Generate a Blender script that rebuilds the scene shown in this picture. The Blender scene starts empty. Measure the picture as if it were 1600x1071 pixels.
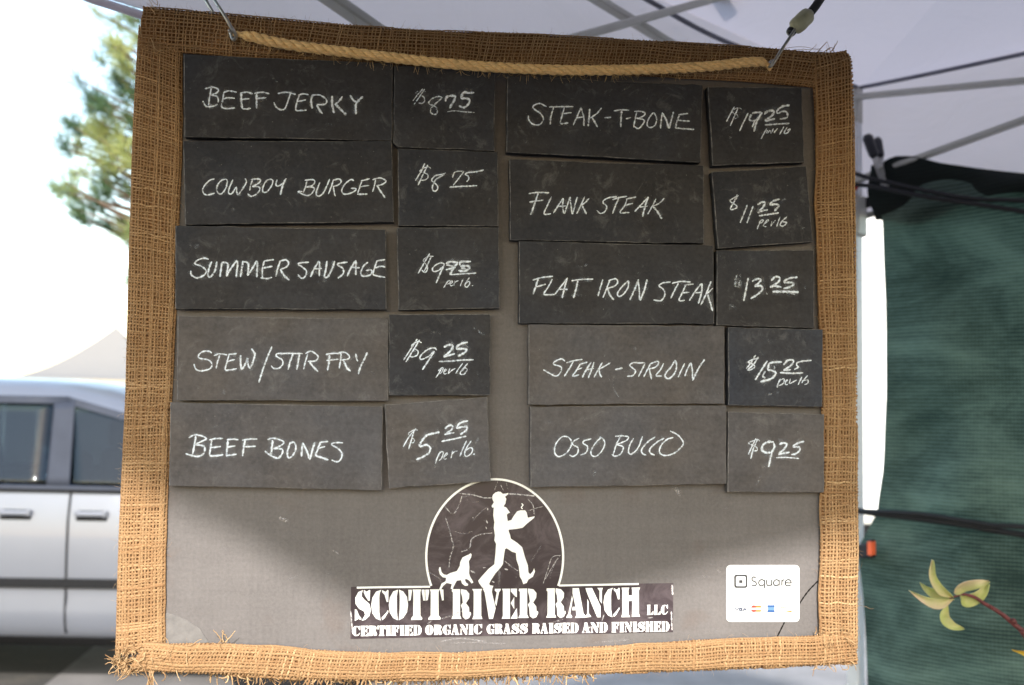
import bpy, bmesh, math, random
import numpy as np
from mathutils import Vector, Matrix
from mathutils.geometry import tessellate_polygon
R_ = math.radians
random.seed(7); rng = np.random.default_rng(7)
S = bpy.context.scene
COL = S.collection

# ------------------------------------------------------------------ camera
CAM = np.array([-0.11334, -1.05255, 1.5])
FPX = 1600.0
fwd = np.array([0.113613, 0.991393, 0.065052])
RIGHT = np.array([.9932000, -.1150066, .0180889])
UP = np.array([-.0254145, -.0625542, .9977179])
cam = bpy.data.cameras.new('camera'); co = bpy.data.objects.new('camera', cam); COL.objects.link(co)
cam.sensor_width = 36.0; cam.lens = 36.0; cam.clip_end = 3000; cam.clip_start = 0.02
co.matrix_world = Matrix(((RIGHT[0], UP[0], -fwd[0], CAM[0]), (RIGHT[1], UP[1], -fwd[1], CAM[1]),
                          (RIGHT[2], UP[2], -fwd[2], CAM[2]), (0, 0, 0, 1)))
cam.dof.use_dof = True; cam.dof.focus_distance = 1.06; cam.dof.aperture_fstop = 6.2
S.camera = co

# ------------------------------------------------------------------ light
SUN_EL, SUN_AZ = R_(33), R_(188)          # azimuth clockwise from +Y
SUN = np.array([math.sin(SUN_AZ) * math.cos(SUN_EL), math.cos(SUN_AZ) * math.cos(SUN_EL), math.sin(SUN_EL)])
W = bpy.data.worlds.new('World'); S.world = W; W.use_nodes = True
nt = W.node_tree; nt.nodes.clear()
sky = nt.nodes.new('ShaderNodeTexSky'); sky.sky_type = 'NISHITA'; sky.sun_disc = False
sky.sun_elevation = SUN_EL; sky.sun_rotation = SUN_AZ; sky.air_density = 1.4; sky.dust_density = 1.0; sky.ozone_density = 0.0
bg = nt.nodes.new('ShaderNodeBackground'); bg.inputs[1].default_value = 0.15
wo = nt.nodes.new('ShaderNodeOutputWorld')
nt.links.new(sky.outputs[0], bg.inputs[0]); nt.links.new(bg.outputs[0], wo.inputs[0])
sl = bpy.data.lights.new('sun', 'SUN'); sl.energy = 2.2; sl.angle = R_(2.2); sl.color = (1.0, .96, .90)
so = bpy.data.objects.new('sun', sl); COL.objects.link(so)
so.rotation_euler = Vector(SUN).to_track_quat('Z', 'Y').to_euler()
S.view_settings.view_transform = 'Standard'; S.view_settings.look = 'None'
S.view_settings.exposure = 1.6; S.view_settings.gamma = 1.0
S.cycles.transparent_max_bounces = 24; S.cycles.max_bounces = 8

# ------------------------------------------------------------------ places
def ray(px, py):
    d = RIGHT * ((px - 800) / FPX) - UP * ((py - 535.5) / FPX) + fwd
    return d
def BP(px, py, off=0.0):
    """a point of the board (plane y = -off) as seen in the photograph"""
    d = ray(px, py); t = (-off - CAM[1]) / d[1]
    return CAM + d * t
def DP(px, py, dep):
    d = ray(px, py); return CAM + d * (dep / np.dot(d, fwd))
FH = np.array([fwd[0], fwd[1], 0]); FH /= np.linalg.norm(FH)
RH = np.array([FH[1], -FH[0], 0])
def LP(lat, dep, z): return CAM * [1, 1, 0] + RH * lat + FH * dep + np.array([0, 0, z])
def PP(px, py, p0, n):
    d = ray(px, py); t = np.dot(np.array(p0) - CAM, n) / np.dot(d, n)
    return CAM + d * t

# ------------------------------------------------------------------ objects
def link(o, parent=None):
    COL.objects.link(o)
    if parent is not None: o.parent = parent
    return o
def tag(o, label=None, cat=None, group=None, kind=None):
    if label: o['label'] = label
    if cat: o['category'] = cat
    if group: o['group'] = group
    if kind: o['kind'] = kind
    return o
def empty(name, loc=(0, 0, 0), rz=0.0):
    o = bpy.data.objects.new(name, None); o.location = loc; o.rotation_euler = (0, 0, rz)
    o.empty_display_size = .05
    return link(o)
def mesh(name, verts, faces, mat, parent=None, smooth=False, origin=None, attrs=None, mats=None, fmat=None):
    V = np.asarray(verts, dtype=float).reshape(-1, 3)
    if origin is not None: V = V - np.asarray(origin)
    me = bpy.data.meshes.new(name)
    me.from_pydata(V.tolist(), [], [list(f) for f in faces])
    for m in (mats or [mat]): me.materials.append(m)
    if fmat is not None: me.polygons.foreach_set('material_index', np.asarray(fmat, dtype=np.int32))
    if smooth: me.polygons.foreach_set('use_smooth', np.ones(len(me.polygons), dtype=bool))
    if attrs:
        for k, a in attrs.items():
            at = me.attributes.new(k, 'FLOAT', 'POINT'); at.data.foreach_set('value', np.asarray(a, dtype=np.float32))
    me.update()
    o = bpy.data.objects.new(name, me)
    if origin is not None and parent is None: o.location = origin
    return link(o, parent)
class MB:
    """collects shapes for ONE mesh"""
    def __init__(s): s.v = []; s.f = []; s.m = []
    def add(s, v, f, m=0):
        n = len(s.v); s.v.extend([tuple(map(float, p)) for p in v]); s.f.extend([tuple(i + n for i in q) for q in f]); s.m.extend([m] * len(f))
    def box(s, c, sz, rz=0.0, m=0, bev=0.0):
        bm = bmesh.new(); bmesh.ops.create_cube(bm, size=1.0)
        bmesh.ops.scale(bm, vec=sz, verts=bm.verts)
        if bev > 0: bmesh.ops.bevel(bm, geom=list(bm.edges), offset=bev, segments=2, profile=.5, affect='EDGES')
        M = Matrix.Translation(Vector(c)) @ Matrix.Rotation(rz, 4, 'Z')
        bm.verts.index_update()
        s.add([M @ v.co for v in bm.verts], [[v.index for v in f.verts] for f in bm.faces], m); bm.free()
    def tube(s, path, rad, k=8, m=0, cap=True):
        P = np.asarray(path, float); n = len(P)
        r = np.broadcast_to(np.asarray(rad, float), (n,))
        T = np.gradient(P, axis=0); T /= np.linalg.norm(T, axis=1)[:, None] + 1e-12
        ref = np.array([0.12, .31, .94]) if abs(T[0][2]) < .9 else np.array([.95, .2, .1])
        vs = []; nrm = ref - T[0] * np.dot(ref, T[0]); nrm /= np.linalg.norm(nrm)
        for i in range(n):
            nrm = nrm - T[i] * np.dot(nrm, T[i]); nrm /= np.linalg.norm(nrm) + 1e-12
            b = np.cross(T[i], nrm)
            for j in range(k):
                a = 2 * math.pi * j / k
                vs.append(P[i] + r[i] * (math.cos(a) * nrm + math.sin(a) * b))
        fs = [(i * k + j, i * k + (j + 1) % k, (i + 1) * k + (j + 1) % k, (i + 1) * k + j) for i in range(n - 1) for j in range(k)]
        if cap: fs += [tuple(range(k))[::-1], tuple((n - 1) * k + j for j in range(k))]
        s.add(vs, fs, m)
    def bar(s, a, b, w, h, m=0, bev=0.0):
        """square section bar from a to b"""
        a = np.array(a, float); b = np.array(b, float); t = b - a; L = np.linalg.norm(t); t /= L
        x = np.cross(t, [0, 0, 1.0])
        if np.linalg.norm(x) < 1e-3: x = np.array([1.0, 0, 0])
        x /= np.linalg.norm(x); y = np.cross(x, t)
        bm = bmesh.new(); bmesh.ops.create_cube(bm, size=1.0); bmesh.ops.scale(bm, vec=(w, L, h), verts=bm.verts)
        if bev > 0: bmesh.ops.bevel(bm, geom=list(bm.edges), offset=bev, segments=2, profile=.5, affect='EDGES')
        bm.verts.index_update(); c = (a + b) / 2
        s.add([c + x * v.co.x + t * v.co.y + y * v.co.z for v in bm.verts], [[v.index for v in f.verts] for f in bm.faces], m); bm.free()
    def build(s, name, mat, parent=None, smooth=False, mats=None, origin=None):
        return mesh(name, s.v, s.f, mat, parent, smooth, origin, mats=mats, fmat=s.m if mats else None)
def catmull(pts, n=8):
    P = np.asarray(pts, float)
    if len(P) < 3:
        return np.array([P[0] + (P[-1] - P[0]) * t for t in np.linspace(0, 1, n + 1)])
    E = np.vstack([2 * P[0] - P[1], P, 2 * P[-1] - P[-2]]); out = []
    for i in range(1, len(E) - 2):
        a, b, c, d = E[i - 1:i + 3]
        for t in np.linspace(0, 1, n, endpoint=False):
            out.append(.5 * ((2 * b) + (c - a) * t + (2 * a - 5 * b + 4 * c - d) * t * t + (-a + 3 * b - 3 * c + d) * t ** 3))
    out.append(P[-1]); return np.array(out)
def resample(P, n):
    P = np.asarray(P, float); L = np.r_[0, np.cumsum(np.linalg.norm(np.diff(P, axis=0), axis=1))]
    u = np.linspace(0, L[-1], n); return np.stack([np.interp(u, L, P[:, k]) for k in range(P.shape[1])], 1)
def tubes(P, rad, k, ref, flat=1.0):
    """N polylines (N,M,3) as k-sided tubes, vectorised"""
    N, M, _ = P.shape
    T = np.gradient(P, axis=1); T /= np.linalg.norm(T, axis=2)[..., None] + 1e-12
    ref = np.broadcast_to(ref, P.shape)
    sd = np.cross(T, ref); sd /= np.linalg.norm(sd, axis=2)[..., None] + 1e-12
    up = np.cross(sd, T)
    rad = np.broadcast_to(rad, (N, M))
    a = np.arange(k) * 2 * np.pi / k
    V = P[:, :, None, :] + rad[:, :, None, None] * (np.cos(a)[None, None, :, None] * sd[:, :, None, :] + flat * np.sin(a)[None, None, :, None] * up[:, :, None, :])
    i, j = np.meshgrid(np.arange(M - 1), np.arange(k), indexing='ij')
    q = np.stack([i * k + j, i * k + (j + 1) % k, (i + 1) * k + (j + 1) % k, (i + 1) * k + j], -1).reshape(-1, 4)
    F = (q[None] + (np.arange(N) * M * k)[:, None, None]).reshape(-1, 4)
    return V.reshape(-1, 3), F, np.repeat(np.arange(N), M * k)
def quadmesh(name, V, F, mat, parent=None, smooth=True, attrs=None):
    me = bpy.data.meshes.new(name); n = len(F)
    me.vertices.add(len(V)); me.vertices.foreach_set('co', np.asarray(V, np.float32).ravel())
    me.loops.add(n * 4); me.loops.foreach_set('vertex_index', np.asarray(F, np.int32).ravel())
    me.polygons.add(n); me.polygons.foreach_set('loop_start', np.arange(0, n * 4, 4, dtype=np.int32))
    me.polygons.foreach_set('use_smooth', np.full(n, smooth, dtype=bool))
    me.materials.append(mat)
    for kk, a in (attrs or {}).items():
        at = me.attributes.new(kk, 'FLOAT', 'POINT'); at.data.foreach_set('value', np.asarray(a, np.float32))
    me.update(calc_edges=True); me.validate()
    return link(bpy.data.objects.new(name, me), parent)
def fillpoly(name_v, poly):
    tris = tessellate_polygon([[Vector((p[0], p[1], 0)) for p in poly]])
    return tris

# ------------------------------------------------------------------ materials
class NT:
    def __init__(s, name):
        s.m = bpy.data.materials.new(name); s.m.use_nodes = True; s.t = s.m.node_tree; s.t.nodes.clear()
        s.out = s.n('ShaderNodeOutputMaterial')
    def n(s, t, **k):
        x = s.t.nodes.new(t)
        for a, b in k.items(): setattr(x, a, b)
        return x
    def l(s, a, b): s.t.links.new(a, b)
    def co(s, kind='Object', scale=(1, 1, 1)):
        c = s.n('ShaderNodeTexCoord'); m = s.n('ShaderNodeMapping'); m.inputs['Scale'].default_value = scale
        s.l(c.outputs[kind], m.inputs[0]); return m.outputs[0]
    def noise(s, vec, scale, detail=3, rough=.55, dist=0.0):
        x = s.n('ShaderNodeTexNoise'); x.inputs['Scale'].default_value = scale; x.inputs['Detail'].default_value = detail
        x.inputs['Roughness'].default_value = rough; x.inputs['Distortion'].default_value = dist
        if vec is not None: s.l(vec, x.inputs['Vector'])
        return x.outputs['Fac']
    def ramp(s, fac, stops):
        x = s.n('ShaderNodeValToRGB'); e = x.color_ramp.elements
        while len(e) < len(stops): e.new(.5)
        for i, (p, c) in enumerate(stops):
            e[i].position = p; e[i].color = (c, c, c, 1) if isinstance(c, (int, float)) else (*c, 1)
        s.l(fac, x.inputs[0]); return x.outputs[0]
    def mix(s, a, b, fac, mode='MIX'):
        x = s.n('ShaderNodeMix', data_type='RGBA', blend_type=mode)
        for v, i in ((fac, 0), (a, 6), (b, 7)):
            if isinstance(v, (int, float)): x.inputs[i].default_value = v if i == 0 else (v, v, v, 1)
            elif isinstance(v, tuple): x.inputs[i].default_value = (*v, 1)
            else: s.l(v, x.inputs[i])
        return x.outputs[2]
    def math(s, op, a, b=None, clamp=False):
        x = s.n('ShaderNodeMath', operation=op, use_clamp=clamp)
        for v, i in ((a, 0), (b, 1)):
            if v is None: continue
            if isinstance(v, (int, float)): x.inputs[i].default_value = v
            else: s.l(v, x.inputs[i])
        return x.outputs[0]
    def attr(s, name):
        x = s.n('ShaderNodeAttribute'); x.attribute_name = name; return x.outputs['Fac']
    def bump(s, h, strength, dist):
        b = s.n('ShaderNodeBump'); b.inputs['Strength'].default_value = strength; b.inputs['Distance'].default_value = dist
        s.l(h, b.inputs['Height']); return b.outputs[0]
    def bsdf(s, col, rough=.6, metal=0.0, spec=.5, normal=None, sheen=0.0, coat=0.0):
        p = s.n('ShaderNodeBsdfPrincipled')
        for v, k in ((col, 'Base Color'), (rough, 'Roughness')):
            if isinstance(v, (int, float)): p.inputs[k].default_value = v
            elif isinstance(v, tuple): p.inputs[k].default_value = (*v, 1)
            else: s.l(v, p.inputs[k])
        p.inputs['Metallic'].default_value = metal; p.inputs['Specular IOR Level'].default_value = spec
        p.inputs['Sheen Weight'].default_value = sheen; p.inputs['Coat Weight'].default_value = coat
        if normal is not None: s.l(normal, p.inputs['Normal'])
        return p.outputs[0]
    def done(s, sh): s.l(sh, s.out.inputs[0]); return s.m
def plain(name, col, rough=.6, metal=0.0, spec=.5, var=.15, scale=30, bump=0.0, coat=0.0, bscale=None):
    t = NT(name); v = t.co()
    f = t.noise(v, scale, 4)
    c = t.mix(tuple(x * (1 - var) for x in col), tuple(min(1, x * (1 + var)) for x in col), t.ramp(f, [(.3, 0.0), (.7, 1.0)]))
    n = t.bump(t.noise(v, bscale or scale * 4, 3), bump, .002) if bump else None
    return t.done(t.bsdf(c, rough, metal, spec, n, coat=coat))
M = {}
def m_slate():
    t = NT('slate'); v = t.co()
    oi = t.n('ShaderNodeObjectInfo')
    off = t.n('ShaderNodeVectorMath', operation='ADD'); t.l(v, off.inputs[0])
    sc = t.n('ShaderNodeVectorMath', operation='SCALE'); t.l(oi.outputs['Location'], sc.inputs[0]); sc.inputs['Scale'].default_value = 7.3
    t.l(sc.outputs[0], off.inputs[1]); v = off.outputs[0]
    a = t.noise(v, 22, 5, .62); b = t.noise(v, 240, 4, .7)
    st = t.n('ShaderNodeMapping'); st.inputs['Scale'].default_value = (14, 200, 160); t.l(v, st.inputs[0])
    fib = t.noise(st.outputs[0], 1.0, 3, .6)
    k = t.math('ADD', t.math('MULTIPLY', t.math('SUBTRACT', a, .5), .75), t.math('MULTIPLY', t.math('SUBTRACT', b, .5), .75))
    k = t.math('ADD', k, t.math('MULTIPLY', t.math('SUBTRACT', fib, .5), .25))
    k = t.math('ADD', k, 1.0)
    c = t.mix(oi.outputs['Color'], k, 1.0, 'MULTIPLY')
    hue = t.mix((1.03, 1.0, .97), (.95, .99, 1.07), t.ramp(t.noise(v, 9, 2), [(.35, 0.0), (.65, 1.0)]))
    c = t.mix(c, hue, 1.0, 'MULTIPLY')
    dust = t.ramp(t.noise(v, 45, 6, .74, .8), [(.56, 0.0), (.78, .20)])
    c = t.mix(c, (.42, .41, .41), dust)
    sp = t.ramp(t.noise(v, 420, 2, .5), [(.74, 0.0), (.80, .35)])
    c = t.mix(c, (.35, .34, .33), sp)
    n = t.bump(t.math('ADD', b, t.math('MULTIPLY', fib, .6)), .35, .0008)
    return t.done(t.bsdf(c, .85, 0, .06, n))
M['slate'] = m_slate()
def m_edge():
    t = NT('slate_worn_edge'); oi = t.n('ShaderNodeObjectInfo'); f = t.noise(t.co(), 90, 4, .7)
    c = t.mix(oi.outputs['Color'], (.34, .32, .31), t.ramp(f, [(.42, .06), (.66, .55)]))
    return t.done(t.bsdf(c, .9, 0, .06))
M['slate_edge'] = m_edge()
def m_panel():
    t = NT('worn_blackboard'); v = t.co()
    a = t.noise(v, 7, 5, .6); b = t.noise(v, 300, 4, .7)
    st = t.n('ShaderNodeMapping'); st.inputs['Scale'].default_value = (9, 60, 120); t.l(v, st.inputs[0])
    fib = t.noise(st.outputs[0], 1.0, 4, .6)
    st2 = t.n('ShaderNodeMapping'); st2.inputs['Scale'].default_value = (160, 60, 10); t.l(v, st2.inputs[0])
    fib2 = t.noise(st2.outputs[0], 1.0, 3, .6)
    k = t.math('ADD', t.math('MULTIPLY', t.math('SUBTRACT', a, .5), .55), t.math('MULTIPLY', t.math('SUBTRACT', b, .5), .55))
    k = t.math('ADD', k, t.math('MULTIPLY', t.math('SUBTRACT', t.math('ADD', fib, fib2), 1.0), .20))
    k = t.math('ADD', k, 1.0)
    c = t.mix((.149, .137, .136), k, 1.0, 'MULTIPLY')
    rust = t.ramp(t.noise(v, 16, 3), [(.6, 0.0), (.75, .25)])
    c = t.mix(c, (.13, .085, .065), rust)
    sc = t.ramp(t.noise(v, 90, 6, .75, 1.5), [(.68, 0.0), (.78, .3)])
    c = t.mix(c, (.30, .29, .27), sc)
    n = t.bump(t.math('ADD', b, fib), .3, .0006)
    return t.done(t.bsdf(c, .85, 0, .08, n))
M['panel'] = m_panel()
def m_chalk(col=(.80, .86, .96), name='chalk', gs=430, hard=1.55):
    t = NT(name); v = t.co()
    e = t.attr('edge'); inten = t.attr('inten')
    g = t.noise(v, gs, 3, .7); g2 = t.noise(v, gs * .3, 2, .6)
    prof = t.math('SUBTRACT', 1.0, t.math('MULTIPLY', e, e))
    al = t.math('MULTIPLY', prof, t.math('MULTIPLY', inten, 1.5))
    al = t.math('ADD', al, t.math('MULTIPLY', t.math('SUBTRACT', g, .56), t.math('MULTIPLY', prof, 2.0 * hard)))
    al = t.math('ADD', al, t.math('MULTIPLY', t.math('SUBTRACT', g2, .5), t.math('MULTIPLY', prof, .8 * hard)))
    al = t.math('MULTIPLY', al, t.math('MINIMUM', t.math('MULTIPLY', inten, 1.6), 1.0), clamp=True)
    p = t.bsdf(col, .95, 0, .1)
    tr = t.n('ShaderNodeBsdfTransparent'); mx = t.n('ShaderNodeMixShader')
    t.l(al, mx.inputs[0]); t.l(tr.outputs[0], mx.inputs[1]); t.l(p, mx.inputs[2])
    return t.done(mx.outputs[0])
M['chalk'] = m_chalk()
M['scuff'] = m_chalk((.55, .52, .53), 'scuff', 500)
def m_yarn():
    t = NT('jute_yarn'); v = t.co()
    tone = t.attr('tone')
    c = t.ramp(tone, [(0.0, (.25, .125, .060)), (.45, (.355, .222, .122)), (.75, (.50, .34, .20)), (1.0, (.64, .47, .29))])
    f = t.noise(v, 900, 3, .7); big = t.noise(v, 14, 3)
    c = t.mix(c, t.ramp(f, [(.25, .72), (.75, 1.25)]), 1.0, 'MULTIPLY')
    c = t.mix(c, t.mix((.80, .74, .66), (1.15, 1.12, 1.05), big), 1.0, 'MULTIPLY')
    p = t.bsdf(c, .9, 0, .15)
    tr = t.n('ShaderNodeBsdfTranslucent'); t.l(c, tr.inputs[0])
    mx = t.n('ShaderNodeMixShader'); mx.inputs[0].default_value = .12
    t.l(p, mx.inputs[1]); t.l(tr.outputs[0], mx.inputs[2])
    return t.done(mx.outputs[0])
M['yarn'] = m_yarn()
def m_under():
    t = NT('burlap_underlayer'); v = t.co()
    f = t.noise(v, 350, 3, .7); g = t.noise(v, 20, 3)
    c = t.ramp(f, [(.3, (.11, .045, .020)), (.7, (.34, .18, .085))])
    c = t.mix(c, t.ramp(g, [(.35, .7), (.65, 1.2)]), 1.0, 'MULTIPLY')
    return t.done(t.bsdf(c, .95, 0, .05, t.bump(f, .6, .002)))
M['under'] = m_under()
def m_rope():
    t = NT('sisal_rope'); v = t.co()
    f = t.noise(v, 260, 4, .7); st = t.noise(t.co(scale=(120, 500, 900)), 1.0, 3)
    c = t.ramp(f, [(.3, (.78, .48, .20)), (.7, (.95, .66, .33))])
    c = t.mix(c, t.ramp(st, [(.3, .75), (.7, 1.15)]), 1.0, 'MULTIPLY')
    return t.done(t.bsdf(c, .85, 0, .2, t.bump(st, .5, .001)))
M['rope'] = m_rope()
M['steel'] = plain('zinc_steel', (.42, .41, .40), .38, .75, var=.2, scale=200, bump=.1)
M['black_cord'] = plain('black_cord', (.012, .012, .015), .75, var=.3, scale=300, bump=.4)
M['black_plastic'] = plain('black_plastic', (.012, .012, .02), .4, var=.2, scale=80)
M['beige_plastic'] = plain('yellowed_plastic', (.42, .40, .27), .5, var=.2, scale=80)
M['orange'] = plain('orange_plastic', (.95, .16, .06), .45, var=.1, scale=50)
M['red'] = plain('red_plastic', (.45, .03, .03), .45, var=.1, scale=50)
M['concrete'] = plain('pale_concrete', (.20, .19, .19), .9, var=.25, scale=2.5, bump=.2)
M['grey_metal'] = plain('powder_grey_steel', (.47, .46, .43), .45, .2, var=.06, scale=20, bump=.05)
M['white_metal'] = plain('white_coated_steel', (.62, .63, .66), .4, .1, var=.06, scale=20, bump=.05)
M['wood'] = plain('backing_board', (.10, .07, .045), .8, var=.3, scale=40, bump=.3)
def m_sticker():
    t = NT('scratched_vinyl'); v = t.co()
    a = t.noise(v, 26, 6, .68, 1.2); b = t.noise(v, 150, 4, .7)
    c = t.mix((.030, .019, .026), (.17, .135, .150), t.ramp(a, [(.46, 0.0), (.80, .6)]))
    c = t.mix(c, (.4, .37, .37), t.ramp(b, [(.66, 0.0), (.85, .5)]))
    ro = t.ramp(a, [(.3, .30), (.7, .5)])
    return t.done(t.bsdf(c, ro, 0, .4))
M['vinyl'] = m_sticker()
M['vinyl_white'] = plain('white_vinyl', (.90, .90, .89), .45, var=.04, scale=60)
M['card_white'] = plain('white_gloss_card', (.62, .62, .62), .5, var=.01, scale=30)
for n_, c_ in (('ink_grey', (.03, .03, .035)), ('ink_navy', (.03, .045, .10)), ('ink_red', (.34, .045, .03)),
               ('ink_yellow', (.36, .19, .03)), ('ink_blue', (.02, .085, .26)), ('ink_pale', (.11, .22, .36)), ('crack', (.012, .010, .009))):
    M[n_] = plain(n_, c_, .6, var=.05)
def m_canvas(name, col, trans, mixf):
    t = NT(name); v = t.co()
    f = t.noise(v, 3, 4, .6); w = t.noise(v, 1.3, 2)
    c = t.mix(tuple(x * .93 for x in col), col, f)
    d = t.bsdf(c, .7, 0, .2, t.bump(t.noise(v, 4, 4, .55, 1.2), .5, .03))
    tr = t.n('ShaderNodeBsdfTranslucent'); tr.inputs[0].default_value = (*trans, 1)
    mx = t.n('ShaderNodeMixShader'); mx.inputs[0].default_value = mixf
    t.l(d, mx.inputs[1]); t.l(tr.outputs[0], mx.inputs[2])
    return t.done(mx.outputs[0])
M['canvas'] = m_canvas('white_canopy_canvas', (.74, .71, .74), (.80, .68, .71), .42)
M['canvas_roof'] = m_canvas('white_canopy_roof_canvas', (.70, .68, .72), (.84, .76, .82), .20)
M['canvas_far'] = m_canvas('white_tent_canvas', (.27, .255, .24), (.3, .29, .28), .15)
M['light_blocker'] = plain('dark_light_blocker', (.02, .03, .025), .8, var=.2, scale=6)  # dark opaque cloth, added only to keep light off the board
def m_net(name, dark, light, tcol, tf):
    t = NT(name); uv = t.n('ShaderNodeTexCoord')
    u = t.attr('u'); v = t.attr('v')
    rows = t.math('SINE', t.math('MULTIPLY', v, 2 * math.pi / .0092))
    cols = t.math('SINE', t.math('MULTIPLY', u, 2 * math.pi / .0080))
    rr = t.math('ADD', t.math('MULTIPLY', rows, .26), t.math('MULTIPLY', cols, .07))
    big = t.noise(t.co(scale=(1, 1, 2.2)), 3.0, 5, .6, .6); fine = t.noise(t.co(scale=(60, 60, 260)), 1.0, 3, .7)  # big: broad patches painted in for uneven light through the net
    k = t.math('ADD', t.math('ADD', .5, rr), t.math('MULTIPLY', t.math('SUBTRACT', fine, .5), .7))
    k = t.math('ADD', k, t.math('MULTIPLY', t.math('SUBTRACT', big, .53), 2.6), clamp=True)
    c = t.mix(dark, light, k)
    d = t.bsdf(c, .7, 0, .25)
    tr = t.n('ShaderNodeBsdfTranslucent'); t.l(t.mix(tuple(x * .45 for x in tcol), tcol, k), tr.inputs[0])
    mx = t.n('ShaderNodeMixShader'); mx.inputs[0].default_value = tf
    t.l(d, mx.inputs[1]); t.l(tr.outputs[0], mx.inputs[2])
    return t.done(mx.outputs[0])
M['net'] = m_net('green_shade_net', (.014, .026, .022), (.165, .235, .205), (.065, .15, .12), .30)
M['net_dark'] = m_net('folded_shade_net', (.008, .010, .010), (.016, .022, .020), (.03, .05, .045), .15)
def m_ground():
    t = NT('asphalt_lot'); v = t.co()
    a = t.noise(v, .35, 5); b = t.noise(v, 60, 4, .7); c2 = t.noise(v, 3, 4)
    c = t.mix((.055, .053, .051), (.095, .091, .088), a)
    c = t.mix(c, t.ramp(b, [(.3, .6), (.7, 1.4)]), 1.0, 'MULTIPLY')
    c = t.mix(c, (.16, .14, .12), t.ramp(c2, [(.55, 0.0), (.75, .5)]))
    return t.done(t.bsdf(c, .9, 0, .2, t.bump(b, .4, .01)))
M['ground'] = m_ground()
M['paint'] = plain('silver_car_paint', (.165, .175, .205), .38, .35, var=.03, scale=4, coat=.35)
M['glass'] = plain('tinted_glass', (.012, .014, .017), .08, 0, .28, var=.1, scale=3)
def m_glass():
    t = NT('car_glass'); gl = t.n('ShaderNodeBsdfGlossy'); gl.inputs['Roughness'].default_value = .05; gl.inputs[0].default_value = (.75, .80, .85, 1)
    tr = t.n('ShaderNodeBsdfTransparent'); tr.inputs[0].default_value = (.42, .47, .48, 1)
    fr = t.n('ShaderNodeFresnel'); fr.inputs[0].default_value = 1.45; mx = t.n('ShaderNodeMixShader')
    t.l(t.math('MULTIPLY', fr.outputs[0], 1.3, clamp=True), mx.inputs[0]); t.l(tr.outputs[0], mx.inputs[1]); t.l(gl.outputs[0], mx.inputs[2])
    return t.done(mx.outputs[0])
M['window_glass'] = m_glass()
M['seat_cloth'] = plain('dark_seat_cloth', (.06, .05, .048), .9, var=.2, scale=20)
M['rubber'] = plain('black_rubber', (.012, .012, .013), .8, 0, .15, var=.2, scale=40)
M['pillar'] = plain('grey_pillar_trim', (.035, .04, .055), .6, 0, .15, var=.1, scale=10)
M['rim'] = plain('alloy_rim', (.5, .5, .52), .3, .8, var=.05)
M['lamp_red'] = plain('tail_lamp', (.35, .01, .01), .15, coat=.5)
M['lamp_clear'] = plain('head_lamp', (.6, .62, .65), .1, coat=.6)
M['bark'] = plain('pine_bark', (.13, .085, .055), .9, var=.4, scale=18, bump=.8)
def m_needle():
    t = NT('pine_needles'); tone = t.attr('tone')
    c = t.ramp(tone, [(0.0, (.035, .085, .05)), (.45, (.12, .19, .07)), (1.0, (.42, .44, .15))])
    d = t.bsdf(c, .6, 0, .3); tr = t.n('ShaderNodeBsdfTranslucent'); t.l(c, tr.inputs[0])
    mx = t.n('ShaderNodeMixShader'); mx.inputs[0].default_value = .3
    t.l(d, mx.inputs[1]); t.l(tr.outputs[0], mx.inputs[2]); return t.done(mx.outputs[0])
M['needle'] = m_needle()
def m_leaf(name, a, b):
    t = NT(name); tone = t.attr('tone'); v = t.co()
    c = t.mix(a, b, t.math('ADD', tone, t.math('MULTIPLY', t.math('SUBTRACT', t.noise(v, 60, 3), .5), .8), clamp=True))
    d = t.bsdf(c, .45, 0, .4); tr = t.n('ShaderNodeBsdfTranslucent'); t.l(c, tr.inputs[0])
    mx = t.n('ShaderNodeMixShader'); mx.inputs[0].default_value = .3
    t.l(d, mx.inputs[1]); t.l(tr.outputs[0], mx.inputs[2]); return t.done(mx.outputs[0])
M['leaf'] = m_leaf('pale_green_leaf', (.56, .60, .22), (.82, .66, .48))
M['leaf_yellow'] = m_leaf('yellow_leaf', (.70, .42, .02), (.75, .55, .08))
M['stem'] = plain('red_brown_stem', (.14, .03, .03), .5, var=.4, scale=60)
M['terracotta'] = plain('terracotta', (.32, .13, .07), .85, var=.15, scale=30, bump=.2)
M['soil'] = plain('soil', (.03, .02, .015), .95, var=.4, scale=90, bump=.8)

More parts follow.
